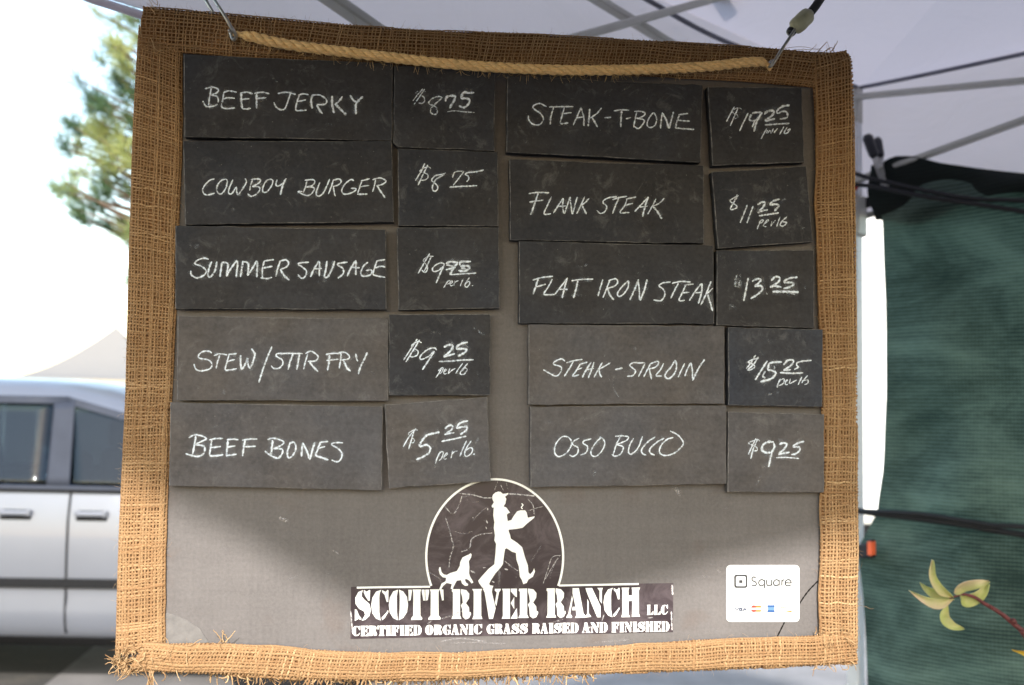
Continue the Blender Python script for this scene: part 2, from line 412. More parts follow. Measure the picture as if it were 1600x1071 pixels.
# ------------------------------------------------------------------ the board
ZB = 1.5703
def poly_prism(pts_px, y0, y1, chamfer=.0008, wob=0.0, step=.012, seed=0):
    """outline (photo pixels, on the plane y=-y1) as a slab from y=-y0 to y=-y1 with a small front bevel"""
    r = random.Random(seed)
    P = [BP(x, y, y1) for x, y in pts_px]
    C = sum(P) / len(P); out = []
    for a, b in zip(P, P[1:] + P[:1]):
        n = max(2, int(np.linalg.norm(b - a) / step))
        d = (b - a) / np.linalg.norm(b - a); nn = np.array([-d[2], 0, d[0]])
        ph = [r.uniform(0, 6.28) for _ in range(3)]
        for i in range(n):
            t = i / n; w = 0
            if 0 < i:
                w = wob * (.5 * math.sin(ph[0] + 9 * t) + .35 * math.sin(ph[1] + 23 * t) + r.gauss(0, .35))
                if r.random() < .025: w += wob * r.choice((-1, 1)) * r.uniform(1.5, 3.0) * (1 if np.dot(nn, C - a) < 0 else 1)
            out.append(a + (b - a) * t + nn * w)
        # soften the corner
    n = len(out); cur = np.array(out)
    inner = cur + (C - cur) / np.linalg.norm(C - cur, axis=1)[:, None] * chamfer * 1.3
    ring0 = cur.copy(); ring0[:, 1] = -y0
    ring1 = cur.copy(); ring1[:, 1] = -(y1 - chamfer)
    ring2 = inner.copy(); ring2[:, 1] = -y1
    V = np.vstack([ring0, ring1, ring2]); F = []
    for k in (0, 1):
        for i in range(n):
            j = (i + 1) % n; F.append((k * n + i, k * n + j, (k + 1) * n + j, (k + 1) * n + i))
    F.append(tuple(range(2 * n, 3 * n))); F.append(tuple(range(n))[::-1])
    poly_prism.fm = [0] * n + [1] * n + [0, 0]
    return V, F, C
board = empty('menu_board', (0, 0, ZB - .32))
tag(board, 'large burlap-edged blackboard hung from the canopy, covered in chalked slate tiles', 'menu board')
BO = np.array(board.location)
V, F, _ = poly_prism([(230, 24), (1319, 92), (1326, 1026), (192, 1030)], -.012, 0.0, .0005, 0)
mesh('panel', V - BO, F, M['panel'], board)
V, F, _ = poly_prism([(234, 28), (1315, 96), (1322, 1022), (196, 1026)], -.022, -.013, .0005, 0)
mesh('backing', V - BO, F, M['wood'], board)
# ---- burlap binding, woven yarn by yarn
FUZZ = []                                       # loose fibres, gathered for one mesh per strip
def surf_strip(inner, outer, layer):
    A = np.array([BP(*p) for p in inner]); B = np.array([BP(*p) for p in outer])
    A = resample(catmull(A, 12), 400); B = resample(catmull(B, 12), 400)
    L = np.linalg.norm(np.diff((A + B) / 2, axis=0), axis=1).sum(); Wd = np.linalg.norm(A - B, axis=1).mean()
    u = np.linspace(0, 1, 400)
    def at(s, t):
        s = np.clip(s, 0, 1); tt = np.minimum(t, 1.0)
        a = np.stack([np.interp(s, u, A[:, k]) for k in range(3)], -1); b = np.stack([np.interp(s, u, B[:, k]) for k in range(3)], -1)
        p = a + (b - a) * tt[..., None]
        h = np.interp(t, [-.2, 0, .05, .15, .5, .85, 1.0, 1.12, 1.3], [.0, .0012, .0036, .0048, .0052, .0046, .0022, -.006, -.018])
        over = np.clip(t - 1.0, 0, 1); d = (b - a) / np.linalg.norm(b - a, axis=-1)[..., None]
        p = p + d * (np.sin(np.minimum(over / .12, 1) * np.pi) * .0012)[..., None]
        p[..., 1] = -(h + layer * (t < 1.02) + 0.0)
        return p
    return at, L, Wd
def wob1(n, m, amp, f, g):
    """smooth 1-D noise, n rows of m samples"""
    k = max(4, int(f)); ctrl = g.normal(0, 1, (n, k + 3)); x = np.linspace(0, k, m)
    i = x.astype(int); fr = x - i; fr = fr * fr * (3 - 2 * fr)
    return amp * (ctrl[:, i] * (1 - fr) + ctrl[:, i + 1] * fr)
def burlap(name, inner, outer, layer, rad, seed, fray=0, fray_rng=(0, 1), sp=.0036, ends=None, label=None):
    g = np.random.default_rng(seed)
    at, L, Wd = surf_strip(inner, outer, layer)
    under_s, under_t = np.meshgrid(np.linspace(0, 1, 160), np.linspace(0.0, 1.28, 14), indexing='ij')
    P = at(under_s, under_t); P[..., 1] += .0014
    P[..., 1] = np.where(under_t < .03, P[..., 1] - .0008, P[..., 1])
    ns, ntt = under_s.shape
    F = [(i * ntt + j, (i + 1) * ntt + j, (i + 1) * ntt + j + 1, i * ntt + j + 1) for i in range(ns - 1) for j in range(ntt - 1)]
    root = mesh(name, P.reshape(-1, 3) - BO, F, M['under'], board, True)
    rad0, rad1 = rad; rad = (rad0 + rad1) / 2
    # lengthwise yarns
    tl = np.concatenate([np.arange(.012, .13, sp * .62 / Wd), np.arange(.14, 1.27, sp / Wd)])
    tl = tl + g.normal(0, .10 * sp / Wd, len(tl))
    nc = int(L / sp); cs = (np.arange(nc) + .5) / nc + g.normal(0, .06, nc) / nc
    cs += np.interp(np.arange(nc), np.linspace(0, nc, 40), g.normal(0, .22, 40)) / nc
    m = int(nc * 2.0)
    s = np.broadcast_to(np.linspace(0, 1, m), (len(tl), m))
    t = tl[:, None] + wob1(len(tl), m, .07 * sp / Wd, nc / 5, g) + wob1(1, m, .22 * sp / Wd, nc / 14, g)
    z = np.cos(np.pi * (s * nc) + np.pi * np.arange(len(tl))[:, None]) * .00035
    P1 = at(s, t); P1[..., 1] -= z
    r1 = rad * (1 + .12 * wob1(len(tl), m, 1, nc / 9, g)); slub = (g.random(len(tl)) < .2)[:, None] * np.clip(wob1(len(tl), m, 1, nc / 30, g), 0, 2) * .35
    r1 = np.clip(r1 * (1 + slub), rad * .5, rad * 2.2) * (rad0 + (rad1 - rad0) * s) / rad
    # crosswise yarns
    mt = 2 * len(tl)
    tmax = np.full(nc, 1.27)
    if fray: tmax = 1.0 + g.random(nc) * .10
    tt = np.linspace(0, 1, mt)[None, :] * (tmax[:, None] - .004) + .004
    ss = cs[:, None] + wob1(nc, mt, .16 / nc, 6, g) + (wob1(1, nc, .8, nc / 16, g)[0][:, None] * (tt - .5) / nc)
    idx = np.interp(tt, tl, np.arange(len(tl)))
    zc = -np.cos(np.pi * idx + np.pi * np.arange(nc)[:, None]) * .00035
    P2 = at(ss, tt); P2[..., 1] -= zc
    thick = np.where(g.random(nc) < .03, 1.5, 1.0)[:, None]
    r2 = np.clip(rad * .95 * thick * (1 + .12 * wob1(nc, mt, 1, 6, g)), rad * .45, rad * 2.2) * ((rad0 + (rad1 - rad0) * cs) / rad)[:, None]
    tone = np.concatenate([np.clip(g.normal(.5, .08, len(tl)), 0, 1), np.clip(g.normal(.5, .09, nc) + (g.random(nc) < .04) * .25, 0, 1)])
    V1, F1, i1 = tubes(P1, r1, 5, np.array([0, 1.0, 0]), .8); V2, F2, i2 = tubes(P2, r2, 5, np.array([0, 1.0, 0]), .8)
    V = np.vstack([V1, V2]); F = np.vstack([F1, F2 + len(V1)]); tn = np.concatenate([tone[i1], tone[len(tl) + i2]])
    # loose ends and fuzz
    hairs = []; hr = []; ht = []
    def hair(p, d, ln, r, curl=.35, n=12):
        n = 12; q = np.array(p, float); d = np.array(d, float); d /= np.linalg.norm(d); path = [q.copy()]
        bend = g.normal(0, curl, 3)
        for i in range(n - 1):
            d = d + bend * .25 + g.normal(0, curl * .3, 3); d /= np.linalg.norm(d); q = q + d * ln / (n - 1); path.append(q.copy())
        hairs.append(path); hr.append(np.linspace(r, r * .55, n)); ht.append(np.clip(g.normal(.7, .2), 0, 1))
    nf = int(L * 900)
    for i in range(nf):
        s0 = g.random(); t0 = g.choice([g.random(), 1.0 + g.random() * .1, g.random() * .05], p=[.5, .36, .14])
        a = at(np.array([s0]), np.array([t0]))[0]; b = at(np.array([s0]), np.array([max(0, t0 - .2)]))[0]
        o = (a - b) / (np.linalg.norm(a - b) + 1e-9)
        sgn = 1 if t0 > .3 else -1
        hair(a, o * sgn * g.uniform(.2, 1) + [g.normal(0, .7), -g.random() * .9, g.normal(0, .7)], g.uniform(.003, .011), .00009, .5)
    if fray:
        for i in range(nc):
            s0 = cs[i]
            if not (fray_rng[0] < s0 < fray_rng[1]): continue
            a = at(np.array([s0]), np.array([tmax[i] - .02]))[0]
            for _ in range(2):
                hair(a + g.normal(0, .0004, 3), [g.normal(0, .35), -.05 + g.normal(0, .2), -1], g.uniform(.004, .014) * fray, rad * g.uniform(.35, .8), .35)
    if ends: ends(hair, at, g)
    HV, HF, hi = tubes(np.array(hairs), np.array(hr), 4, np.array([.1, 1, .07]))
    ht = np.array(ht)
    quadmesh('weave', V - BO, F, M['yarn'], root, True, {'tone': tn})
    tag(quadmesh('loose_fibres', HV - BO, HF, M['yarn'], root, True, {'tone': ht[hi]}), kind='stuff')
    return root
def end_tl(hair, at, g):
    for i in range(14):
        p = BP(g.uniform(220, 262), g.uniform(8, 20) if i % 2 else g.uniform(66, 84), .008)
        hair(p, [g.normal(0, .6), -.3, g.normal(.3, .6)], g.uniform(.006, .02), g.uniform(.0002, .0005), .6)
def end_tr(hair, at, g):
    for i in range(16):
        p = BP(g.uniform(1262, 1330), g.uniform(80, 104), .009)
        hair(p, [g.normal(0, .6), -.3, g.normal(.5, .6)], g.uniform(.006, .02), g.uniform(.0002, .0006), .6)
    for x0, y0, dx, dz, ln in ((1225, 76, .9, .18, .045), (1300, 88, -.3, 1, .018), (1262, 84, .5, .6, .014), (1240, 78, 1, .05, .03), (1175, 88, .6, .5, .02)):
        hair(BP(x0, y0, .006), [dx, -.1, dz], ln, .0003, .14, 14)
def end_bl(hair, at, g):
    for i in range(80):
        p = BP(g.uniform(186, 300), g.uniform(1005, 1052), g.uniform(.004, .012))
        hair(p, [g.normal(-.2, .7), -.3 + g.normal(0, .3), g.normal(-.5, .6)], g.uniform(.006, .022), g.uniform(.0003, .0008), .8, 12)
    for i in range(80):
        p = BP(196 + g.normal(0, 8), 1035 + g.normal(0, 7), .004 + g.random() * .008)
        hair(p, g.normal(0, 1, 3) * [1, .6, 1], g.uniform(.010, .02), g.uniform(.0004, .0008), 1.6, 14)
    for k in range(14):
        hair(BP(238 + g.normal(0, 3), 1040, .01), [g.normal(-.05, .1), -.1, -1], .03, .0005, .12, 12)
    for k in range(5):
        hair(BP(346 + k * 2, 1004, .011), [g.normal(0, .3), -.2, 1], .016, .0006, 1.5, 16)
def end_br(hair, at, g):
    for i in range(130):
        p = BP(g.uniform(1272, 1333), g.uniform(988, 1040), g.uniform(.004, .010))
        hair(p, [g.normal(.2, .7), -.3 + g.normal(0, .2), g.normal(-.1, .5)], g.uniform(.006, .02), g.uniform(.0003, .0007), .6, 12)
    for k in range(2):
        hair(BP(1333, 985 + 6 * k, .004), [.25, -.1, 1], .03, .00022, .5, 16)
    hair(BP(1331, 960, .004), [.3, -.1, .8], .035, .0002, 1.1, 20)
    hair(BP(1335, 965, .004), [.35, .1, -1], .04, .0002, .25, 14)
burlap('burlap_binding', [(286, 66), (285, 220), (281, 340), (275, 480), (270, 600), (264, 720), (261, 800), (257, 1012)],
       [(219, 40), (211, 180), (206, 330), (202, 480), (199, 600), (194, 720), (189, 830), (183, 1022)], 0.0, (.00072, .00134), 11, sp=.0031)
burlap('burlap_binding', [(219, 79), (300, 86), (450, 97), (640, 108), (800, 113), (960, 119), (1150, 129), (1282, 140)],
       [(226, 13), (300, 19), (450, 33), (640, 48), (800, 54), (960, 63), (1150, 74), (1296, 86)], .0024, (.00070, .00074), 12, ends=end_tl)
burlap('burlap_binding', [(1264, 92), (1270, 200), (1271, 330), (1274, 460), (1279, 600), (1280, 720), (1278, 850), (1276, 1010)],
       [(1318, 83), (1327, 104), (1330, 200), (1332, 330), (1333, 460), (1334, 600), (1335, 720), (1336, 850), (1334, 1012)], .0046, (.00082, .00134), 13, ends=end_tr)
burlap('burlap_binding', [(228, 1004), (350, 1003), (450, 1010), (560, 1016), (680, 1018), (800, 1013), (950, 1007), (1100, 997), (1200, 994), (1326, 988)],
       [(206, 1044), (340, 1050), (450, 1057), (560, 1060), (680, 1059), (800, 1054), (950, 1049), (1100, 1044), (1200, 1040), (1334, 1033)], .0068, (.00132, .00126), 14,
       fray=1.0, fray_rng=(.10, .62), ends=end_bl, sp=.0031)

corner = np.random.default_rng(5)
def corner_fray(fn, seed):
    g = np.random.default_rng(seed); hairs = []; hr = []
    def hair(p, d, ln, r, curl=.35, n=12):
        q = np.array(p, float); d = np.array(d, float); d /= np.linalg.norm(d); path = [q.copy()]; bend = g.normal(0, curl, 3)
        for i in range(11):
            d = d + bend * .25 + g.normal(0, curl * .3, 3); d /= np.linalg.norm(d); q = q + d * ln / 11; path.append(q.copy())
        hairs.append(path); hr.append(np.linspace(r, r * .55, 12))
    fn(hair, None, g)
    V, F, i = tubes(np.array(hairs), np.array(hr), 4, np.array([.1, 1, .07])); tn = np.clip(g.normal(.7, .2, len(hairs)), 0, 1)
    tag(quadmesh('corner_fray', V - BO, F, M['yarn'], board, True, {'tone': tn[i]}), kind='stuff')
corner_fray(end_br, 31)

# ------------------------------------------------------------------ chalk writing
def ribbon(MBv, pts, w, inten, base, layer, seed, smooth=True):
    """one chalk stroke: pts in photo px, w px; three vertices across"""
    r = random.Random(seed)
    P = catmull(pts, 7) if smooth else np.array(pts, float)
    L = np.linalg.norm(np.diff(P, axis=0), axis=1).sum()
    P = resample(P, max(4, int(L / 1.2)))
    T = np.gradient(P, axis=0); T /= np.linalg.norm(T, axis=1)[:, None] + 1e-9
    N = np.stack([-T[:, 1], T[:, 0]], 1)
    n = len(P); ww = np.array([w * .5 * (1 + .16 * math.sin(i * .9 + seed) + r.gauss(0, .07)) for i in range(n)])
    e = np.minimum(np.arange(n), np.arange(n)[::-1]); ww *= np.where(e == 0, .45, np.where(e == 1, .85, 1))
    V, E, I, F = MBv
    b = len(V)
    for i in range(n):
        for k, ed in ((-1, 1.0), (0, 0.0), (1, 1.0)):
            q = P[i] + N[i] * ww[i] * k
            V.append(BP(q[0], q[1], base + layer)); E.append(ed); I.append(inten * (1 + r.gauss(0, .06)))
    for i in range(n - 1):
        a = b + i * 3
        F += [(a, a + 1, a + 4, a + 3), (a + 1, a + 2, a + 5, a + 4)]
def writing(name, strokes, org, sc, parent, origin, base, wdef, inten=1.0, halo=True, mat='chalk', seed=0):
    bufs = ([], [], [], [])
    lay = .00006
    conv = []
    for st in strokes:
        pts, w, it = st[0], wdef, inten
        if len(st) > 1: w = st[1]
        if len(st) > 2: it = st[2] * inten
        conv.append(([(org[0] + x / sc, org[1] + y / sc) for x, y in pts], w / sc, it))
    if halo:
        for i, (p, w, it) in enumerate(conv):
            ribbon(bufs, p, w * 2.8 + 1.5, .20 * it, base, lay, seed + i); lay += .000008
    for i, (p, w, it) in enumerate(conv):
        ribbon(bufs, p, w * .93, it * .74, base, lay, seed + 100 + i); lay += .000012
    V, E, I, F = bufs
    return mesh(name, np.array(V) - origin, F, M[mat], parent, False, attrs={'edge': E, 'inten': I})
TH = .0135
tile_id = [0]
def tile(kind, quad, strokes, org, sc, w, col, label, cat, group, inten=1.0):
    tile_id[0] += 1
    V, F, C = poly_prism(quad, .0035, TH, .0007, .00030, .010, tile_id[0] * 13)
    C = np.array(C); C[1] = 0; C[2] = V[:, 2].min()
    o = mesh(kind, V, F, M['slate'], None, False, C, mats=[M['slate'], M['slate_edge']], fmat=poly_prism.fm)
    o.color = (*col, 1); tag(o, label, cat, group)
    rs = random.Random(tile_id[0] * 77); xs_ = [q[0] for q in quad]; ys_ = [q[1] for q in quad]; sm = []
    for _ in range(9):
        x = rs.uniform(min(xs_) + 14, max(xs_) - 14); y = rs.uniform(min(ys_) + 16, max(ys_) - 16); ln = rs.uniform(3, 22); an = rs.choice((rs.gauss(0, .3), rs.gauss(1.4, .4)))
        sm.append([[((x - org[0]) * sc, (y - org[1]) * sc), ((x + ln * .5 * math.cos(an) - org[0]) * sc, (y + ln * .5 * math.sin(an) + rs.gauss(0, 1) - org[1]) * sc), ((x + ln * math.cos(an) - org[0]) * sc, (y + ln * math.sin(an) - org[1]) * sc)], rs.choice((1.4, 2.5, 6, 9)) * sc, rs.uniform(.08, .28)])
    tag(writing('chalk_smudges', [q for q in sm if all(min(xs_) + 8 < org[0] + p[0] / sc < max(xs_) - 8 and min(ys_) + 10 < org[1] + p[1] / sc < max(ys_) - 10 for p in q[0])] or [sm[0]], org, sc, o, C, TH - .00004, w, 1.0, halo=False, seed=tile_id[0] * 500), kind='stuff')
    writing('chalk_writing', strokes, org, sc, o, C, TH, w, inten, seed=tile_id[0] * 1000)
    return o
GN, GP = 'slate tiles with chalked product names', 'slate tiles with chalked prices'
dk, md, br, bl = (.045, .0445, .049), (.050, .049, .053), (.108, .100, .101), (.055, .057, .067)
def name_tile(q, st, org, w, col, label, inten=1.0): return tile('name_tile', q, st, org, 5.0, w, col, label, 'slate tile', GN, inten)
def price_tile(q, st, org, w, col, label, inten=1.0): return tile('price_tile', q, st, org, 10.0, w, col, label, 'price tile', GP, inten)

name_tile([(287, 85), (614, 99), (613, 220), (288, 214)], [
 [[(100,145),(160,132),(205,150),(195,175),(150,195)]], [[(150,140),(140,200),(128,275)]], [[(150,195),(195,205),(205,240),(185,275),(120,285),(95,262),(85,240)]],
 [[(250,170),(240,230),(232,285),(270,300),(335,295)]], [[(245,175),(290,162),(350,172)]], [[(240,225),(280,215),(335,220)]],
 [[(385,180),(385,240),(392,300)],22], [[(392,300),(425,304),(460,298)]], [[(375,180),(430,172),(475,185)]], [[(390,228),(450,222)]],
 [[(505,185),(505,240),(505,298)],22], [[(485,182),(550,172),(605,185)]], [[(500,222),(580,215)]],
 [[(670,182),(740,172),(810,190)]], [[(770,180),(750,240),(725,300),(690,308),(655,285),(640,250)]],
 [[(840,195),(820,250),(812,310),(850,315),(895,312)]], [[(830,195),(870,185),(910,192)]], [[(825,245),(890,232)]],
 [[(945,190),(930,235),(940,300)],22], [[(940,195),(1000,195),(1050,230),(1040,265),(975,270)]], [[(975,270),(995,310),(1020,340)],22],
 [[(1095,200),(1095,265),(1110,335)],24], [[(1175,205),(1150,240),(1115,270)],20], [[(1120,265),(1165,310),(1205,350)],24],
 [[(1235,195),(1260,235),(1285,248)],20], [[(1335,205),(1300,240),(1280,270),(1280,345)],22]], (300,110), 16, dk,
 'dark slate tile chalked BEEF JERKY in the top left corner')
name_tile([(286, 220.5), (612, 220.5), (615.5, 347), (289.4, 351)], [
 [[(175,200),(140,210),(95,255),(85,300),(115,325),(180,310)]], [[(265,200),(225,215),(195,260),(200,305),(230,315),(265,270),(275,215),(260,198)]],
 [[(320,205),(300,250),(285,305),(310,315),(345,265),(350,300),(360,322),(400,270),(425,225),(415,195)]],
 [[(475,205),(460,240),(450,290)]], [[(460,205),(520,200),(535,215),(510,240),(470,258)]], [[(470,258),(520,262),(530,285),(500,320),(460,335),(435,315)]],
 [[(620,200),(580,215),(555,265),(555,300),(585,300),(620,255),(632,215),(615,200)]], [[(665,205),(655,245),(675,255),(710,235)]], [[(735,195),(710,245),(690,325)],20],
 [[(900,205),(890,250),(870,305)]], [[(880,210),(940,205),(960,220),(940,250),(890,262)]], [[(890,262),(945,265),(955,285),(920,325),(880,325),(825,298)]], [[(825,298),(865,298)]],
 [[(1000,225),(985,260),(970,315),(990,335),(1025,310),(1055,250),(1075,200)]],
 [[(1105,205),(1090,255),(1065,318)]], [[(1100,210),(1150,200),(1165,220),(1145,245),(1100,260)]], [[(1105,260),(1110,300),(1120,335)]],
 [[(1265,215),(1240,205),(1195,240),(1170,290),(1190,318),(1240,310),(1275,290),(1280,275),(1240,272)]],
 [[(1330,210),(1315,250),(1295,310)]], [[(1320,215),(1390,198)]], [[(1310,262),(1385,250)]], [[(1290,318),(1370,318)],18],
 [[(1435,205),(1425,250),(1410,300)]], [[(1410,205),(1470,192),(1515,215),(1490,240),(1440,255)]], [[(1445,250),(1475,300),(1510,348)],18]], (300,240), 15, dk,
 'dark slate tile chalked COWBOY BURGER, second from the top on the left')
name_tile([(274, 352.8), (603, 359), (604, 484), (274, 483)], [
 [[(180,178),(140,168),(85,190),(75,215),(120,230),(160,265),(145,300),(90,322),(45,300),(40,265)]],
 [[(205,195),(185,240),(175,300),(195,315),(230,265),(245,195)],20],
 [[(285,195),(268,315)],20], [[(285,200),(330,215),(318,310)],20], [[(318,310),(360,240),(405,195),(395,318)],20],
 [[(450,190),(428,315)],22], [[(455,195),(490,215),(485,305)],20], [[(485,305),(530,235),(560,195),(555,318)],20],
 [[(615,190),(600,250),(600,320)]], [[(615,190),(690,180)]], [[(605,245),(680,232)]], [[(585,322),(640,328),(675,318)]],
 [[(740,190),(720,250),(705,312)],20], [[(730,195),(780,182),(805,205),(790,235),(740,258)]], [[(740,255),(770,305),(810,340)],22],
 [[(965,200),(900,205),(880,215),(920,245),(945,270),(935,310),(905,325),(878,295)]],
 [[(1045,190),(1005,250),(975,315)],20], [[(1045,190),(1045,250),(1045,310)],20], [[(1000,250),(1065,250)]],
 [[(1105,190),(1095,260),(1085,310),(1110,315),(1145,250),(1165,190)],20],
 [[(1265,200),(1195,210),(1190,225),(1230,250),(1230,290),(1190,325)]],
 [[(1330,185),(1290,250),(1262,310)],20], [[(1330,185),(1330,300)],20], [[(1300,240),(1360,245)]],
 [[(1425,200),(1390,230),(1368,285),(1385,308),(1430,305),(1455,285),(1450,262),(1405,265)]],
 [[(1495,190),(1475,250),(1465,295),(1500,308),(1560,318)]], [[(1490,190),(1560,180)]], [[(1480,245),(1530,232),(1560,240)]]], (290,370), 17, md,
 'slate tile chalked SUMMER SAUSAGE right up to its edge')
name_tile([(277.4, 494.6), (607, 498), (606.5, 627), (276, 625.5)], [
 [[(205,210),(180,195),(130,200),(100,230),(110,250),(180,265),(205,300),(185,335),(120,350),(80,335),(65,295)]],
 [[(220,230),(270,215),(325,225)]], [[(270,218),(250,275),(238,330)]],
 [[(340,220),(325,275),(310,338),(340,342),(400,332)]], [[(335,220),(400,215)]], [[(325,275),(385,260)]],
 [[(430,225),(430,285),(438,335),(470,290),(485,250),(485,290),(505,325),(535,250),(540,215),(515,175)],21],
 [[(675,158),(640,240),(600,350),(572,440)],18],
 [[(755,212),(715,215),(710,235),(750,260),(760,290),(735,325),(690,330),(668,308)]],
 [[(740,215),(800,212),(915,215)]], [[(840,215),(815,280),(800,340)],20], [[(890,215),(880,280),(868,340)],20],
 [[(955,215),(935,280),(922,340)]], [[(935,215),(975,195),(1015,215),(1035,240),(1015,270),(955,275)]], [[(965,275),(1000,320),(1035,355)],20],
 [[(1125,225),(1120,280),(1108,345)],20], [[(1095,220),(1160,212),(1220,215)]], [[(1100,268),(1195,258)]],
 [[(1215,215),(1210,270),(1200,330)],18], [[(1195,205),(1245,205),(1280,235),(1270,255),(1215,265)]], [[(1235,270),(1260,325),(1290,352)],22],
 [[(1330,215),(1335,250),(1345,275)],20], [[(1420,205),(1395,260),(1365,320),(1350,375)],20]], (290,510), 16, br,
 'brownish slate tile chalked STEW / STIR FRY')
name_tile([(266, 629), (598, 635.6), (597, 766.7), (264, 759.4)], [
 [[(130,155),(120,220),(105,300)],20], [[(75,172),(120,150),(185,160),(210,180),(175,200),(125,225)]], [[(125,225),(190,235),(200,265),(185,300),(140,318),(80,305),(50,295)],20],
 [[(255,190),(245,250),(240,308),(290,312),(345,305)],20], [[(235,188),(290,178),(345,178)]], [[(245,250),(325,240)]],
 [[(380,195),(375,250),(370,318)],22], [[(370,188),(420,183),(465,188)]], [[(375,245),(440,235)]], [[(370,310),(450,300)],18],
 [[(515,190),(505,245),(495,315)],22], [[(490,192),(550,182),(610,182)]], [[(505,242),(600,238)]],
 [[(730,190),(725,250),(715,310)],24], [[(690,185),(740,175),(805,195),(815,215),(780,240),(735,255)]], [[(735,255),(800,260),(805,290),(770,332),(700,300),(670,275)],20],
 [[(870,205),(850,260),(845,310),(865,328),(900,290),(912,240),(895,205),(870,215)],20],
 [[(965,210),(960,260),(955,320)],22], [[(965,210),(995,270),(1020,340)],22], [[(1060,205),(1040,270),(1020,345)],22],
 [[(1105,205),(1080,265),(1070,310),(1110,325),(1165,345)],22], [[(1100,208),(1165,200)]], [[(1085,255),(1140,240)]],
 [[(1280,212),(1220,210),(1190,225),(1240,255),(1270,290),(1265,335),(1235,360),(1190,345)]]], (280,650), 17, br,
 'brownish slate tile chalked BEEF BONES, lowest on the left')
name_tile([(792.6, 118), (1098, 133.6), (1095, 254), (791, 238)], [
 [[(270,185),(215,160),(165,180),(175,205),(225,240),(245,285),(215,325),(160,320),(130,285),(128,255)]],
 [[(290,188),(370,185),(480,185)]], [[(325,190),(305,260),(298,325)]], [[(410,190),(390,260),(380,315),(440,312)]], [[(395,240),(465,232)]],
 [[(540,190),(505,270),(478,330)]], [[(540,190),(560,270),(562,335)]], [[(500,272),(560,265)]],
 [[(608,200),(602,270),(595,338)],19], [[(700,195),(660,240),(610,275)]], [[(625,270),(650,310),(668,345)],19], [[(722,272),(775,268)]],
 [[(795,218),(850,210),(915,212)]], [[(858,212),(852,280),(850,345)],18], [[(890,280),(930,270)]],
 [[(975,225),(960,290),(950,348)]], [[(955,222),(1010,222),(1040,240),(1015,265),(970,275)]], [[(970,275),(1025,285),(1030,310),(990,355),(955,340)]],
 [[(1105,230),(1070,275),(1055,325),(1080,348),(1115,330),(1130,280),(1110,230)]],
 [[(1175,230),(1165,300),(1160,355)]], [[(1175,235),(1205,290),(1225,355)],19], [[(1262,225),(1245,290),(1228,355)],19],
 [[(1310,245),(1290,300),(1275,350)],19], [[(1300,248),(1375,238)]], [[(1290,292),(1390,298)]], [[(1275,350),(1350,358),(1425,362)]]], (800,130), 15, dk,
 'dark slate tile chalked STEAK-T-BONE under the rope', .92)
name_tile([(796, 249), (1099.5, 259), (1100, 380.5), (797, 375.5)], [
 [[(80,165),(150,155),(240,158)]], [[(155,158),(130,235),(95,330)],18], [[(85,230),(140,222),(195,215)]],
 [[(260,185),(230,250),(200,322),(255,322)]], [[(350,200),(310,260),(272,318)]], [[(352,200),(345,260),(355,320)]], [[(310,265),(370,260)]],
 [[(405,190),(380,260),(360,322)]], [[(405,190),(410,250),(420,325)]], [[(460,190),(440,260),(425,325)]],
 [[(520,185),(490,250),(455,322)]], [[(555,200),(520,235),(490,255)]], [[(495,255),(515,290),(530,325)],18],
 [[(770,190),(710,195),(665,220),(665,240),(690,265),(675,305),(640,318),(612,295)]],
 [[(735,212),(790,195),(850,185)]], [[(785,195),(760,255),(735,320)]], [[(850,205),(830,260),(795,312),(870,312)]], [[(840,208),(920,190)]], [[(835,255),(895,240)]],
 [[(1015,190),(965,245),(908,305)]], [[(1015,190),(990,260),(970,345)],19], [[(945,270),(1010,262)]],
 [[(1075,205),(1045,265),(1010,325)]], [[(1140,200),(1100,240),(1050,262)]], [[(1050,262),(1090,310),(1120,362)],20]], (810,270), 14.5, dk,
 'dark slate tile chalked FLANK STEAK', .92)
name_tile([(811, 377.2), (1114.6, 383.9), (1116, 506.2), (811, 505.6)], [
 [[(110,190),(180,170),(270,160)]], [[(155,180),(135,240),(115,300)],20], [[(130,245),(215,222)]],
 [[(265,182),(235,240),(200,295),(220,305),(285,302)]], [[(385,172),(340,230),(285,300)]], [[(380,175),(360,250),(342,330)],18], [[(320,262),(385,262)]],
 [[(415,195),(490,185),(585,182)]], [[(465,195),(450,260),(430,330)],18], [[(660,185),(640,250),(622,315)]],
 [[(715,185),(690,255),(660,328)]], [[(700,195),(760,180),(775,210),(745,240),(690,255)]], [[(695,255),(715,305),(745,345)],20],
 [[(860,195),(815,235),(775,290),(785,318),(820,300),(855,250),(862,195)]],
 [[(940,185),(905,270),(870,345)],19], [[(935,190),(945,270),(945,345)]], [[(1005,185),(985,265),(950,350)],19],
 [[(1190,205),(1130,212),(1100,235),(1130,260),(1145,300),(1115,350),(1055,345)]],
 [[(1200,215),(1270,200),(1345,205)]], [[(1250,215),(1215,280),(1190,335)]], [[(1310,225),(1280,290),(1255,348),(1300,348)]], [[(1295,230),(1370,220)]], [[(1275,290),(1335,285)]],
 [[(1430,215),(1380,280),(1335,350)]], [[(1435,215),(1430,290),(1405,375)],18], [[(1370,290),(1435,285)]],
 [[(1505,200),(1470,290),(1425,385)],18], [[(1520,252),(1475,295)]], [[(1475,290),(1500,370),(1518,432)],19]], (810,400), 15.5, md,
 'slate tile chalked FLAT IRON STEAK')
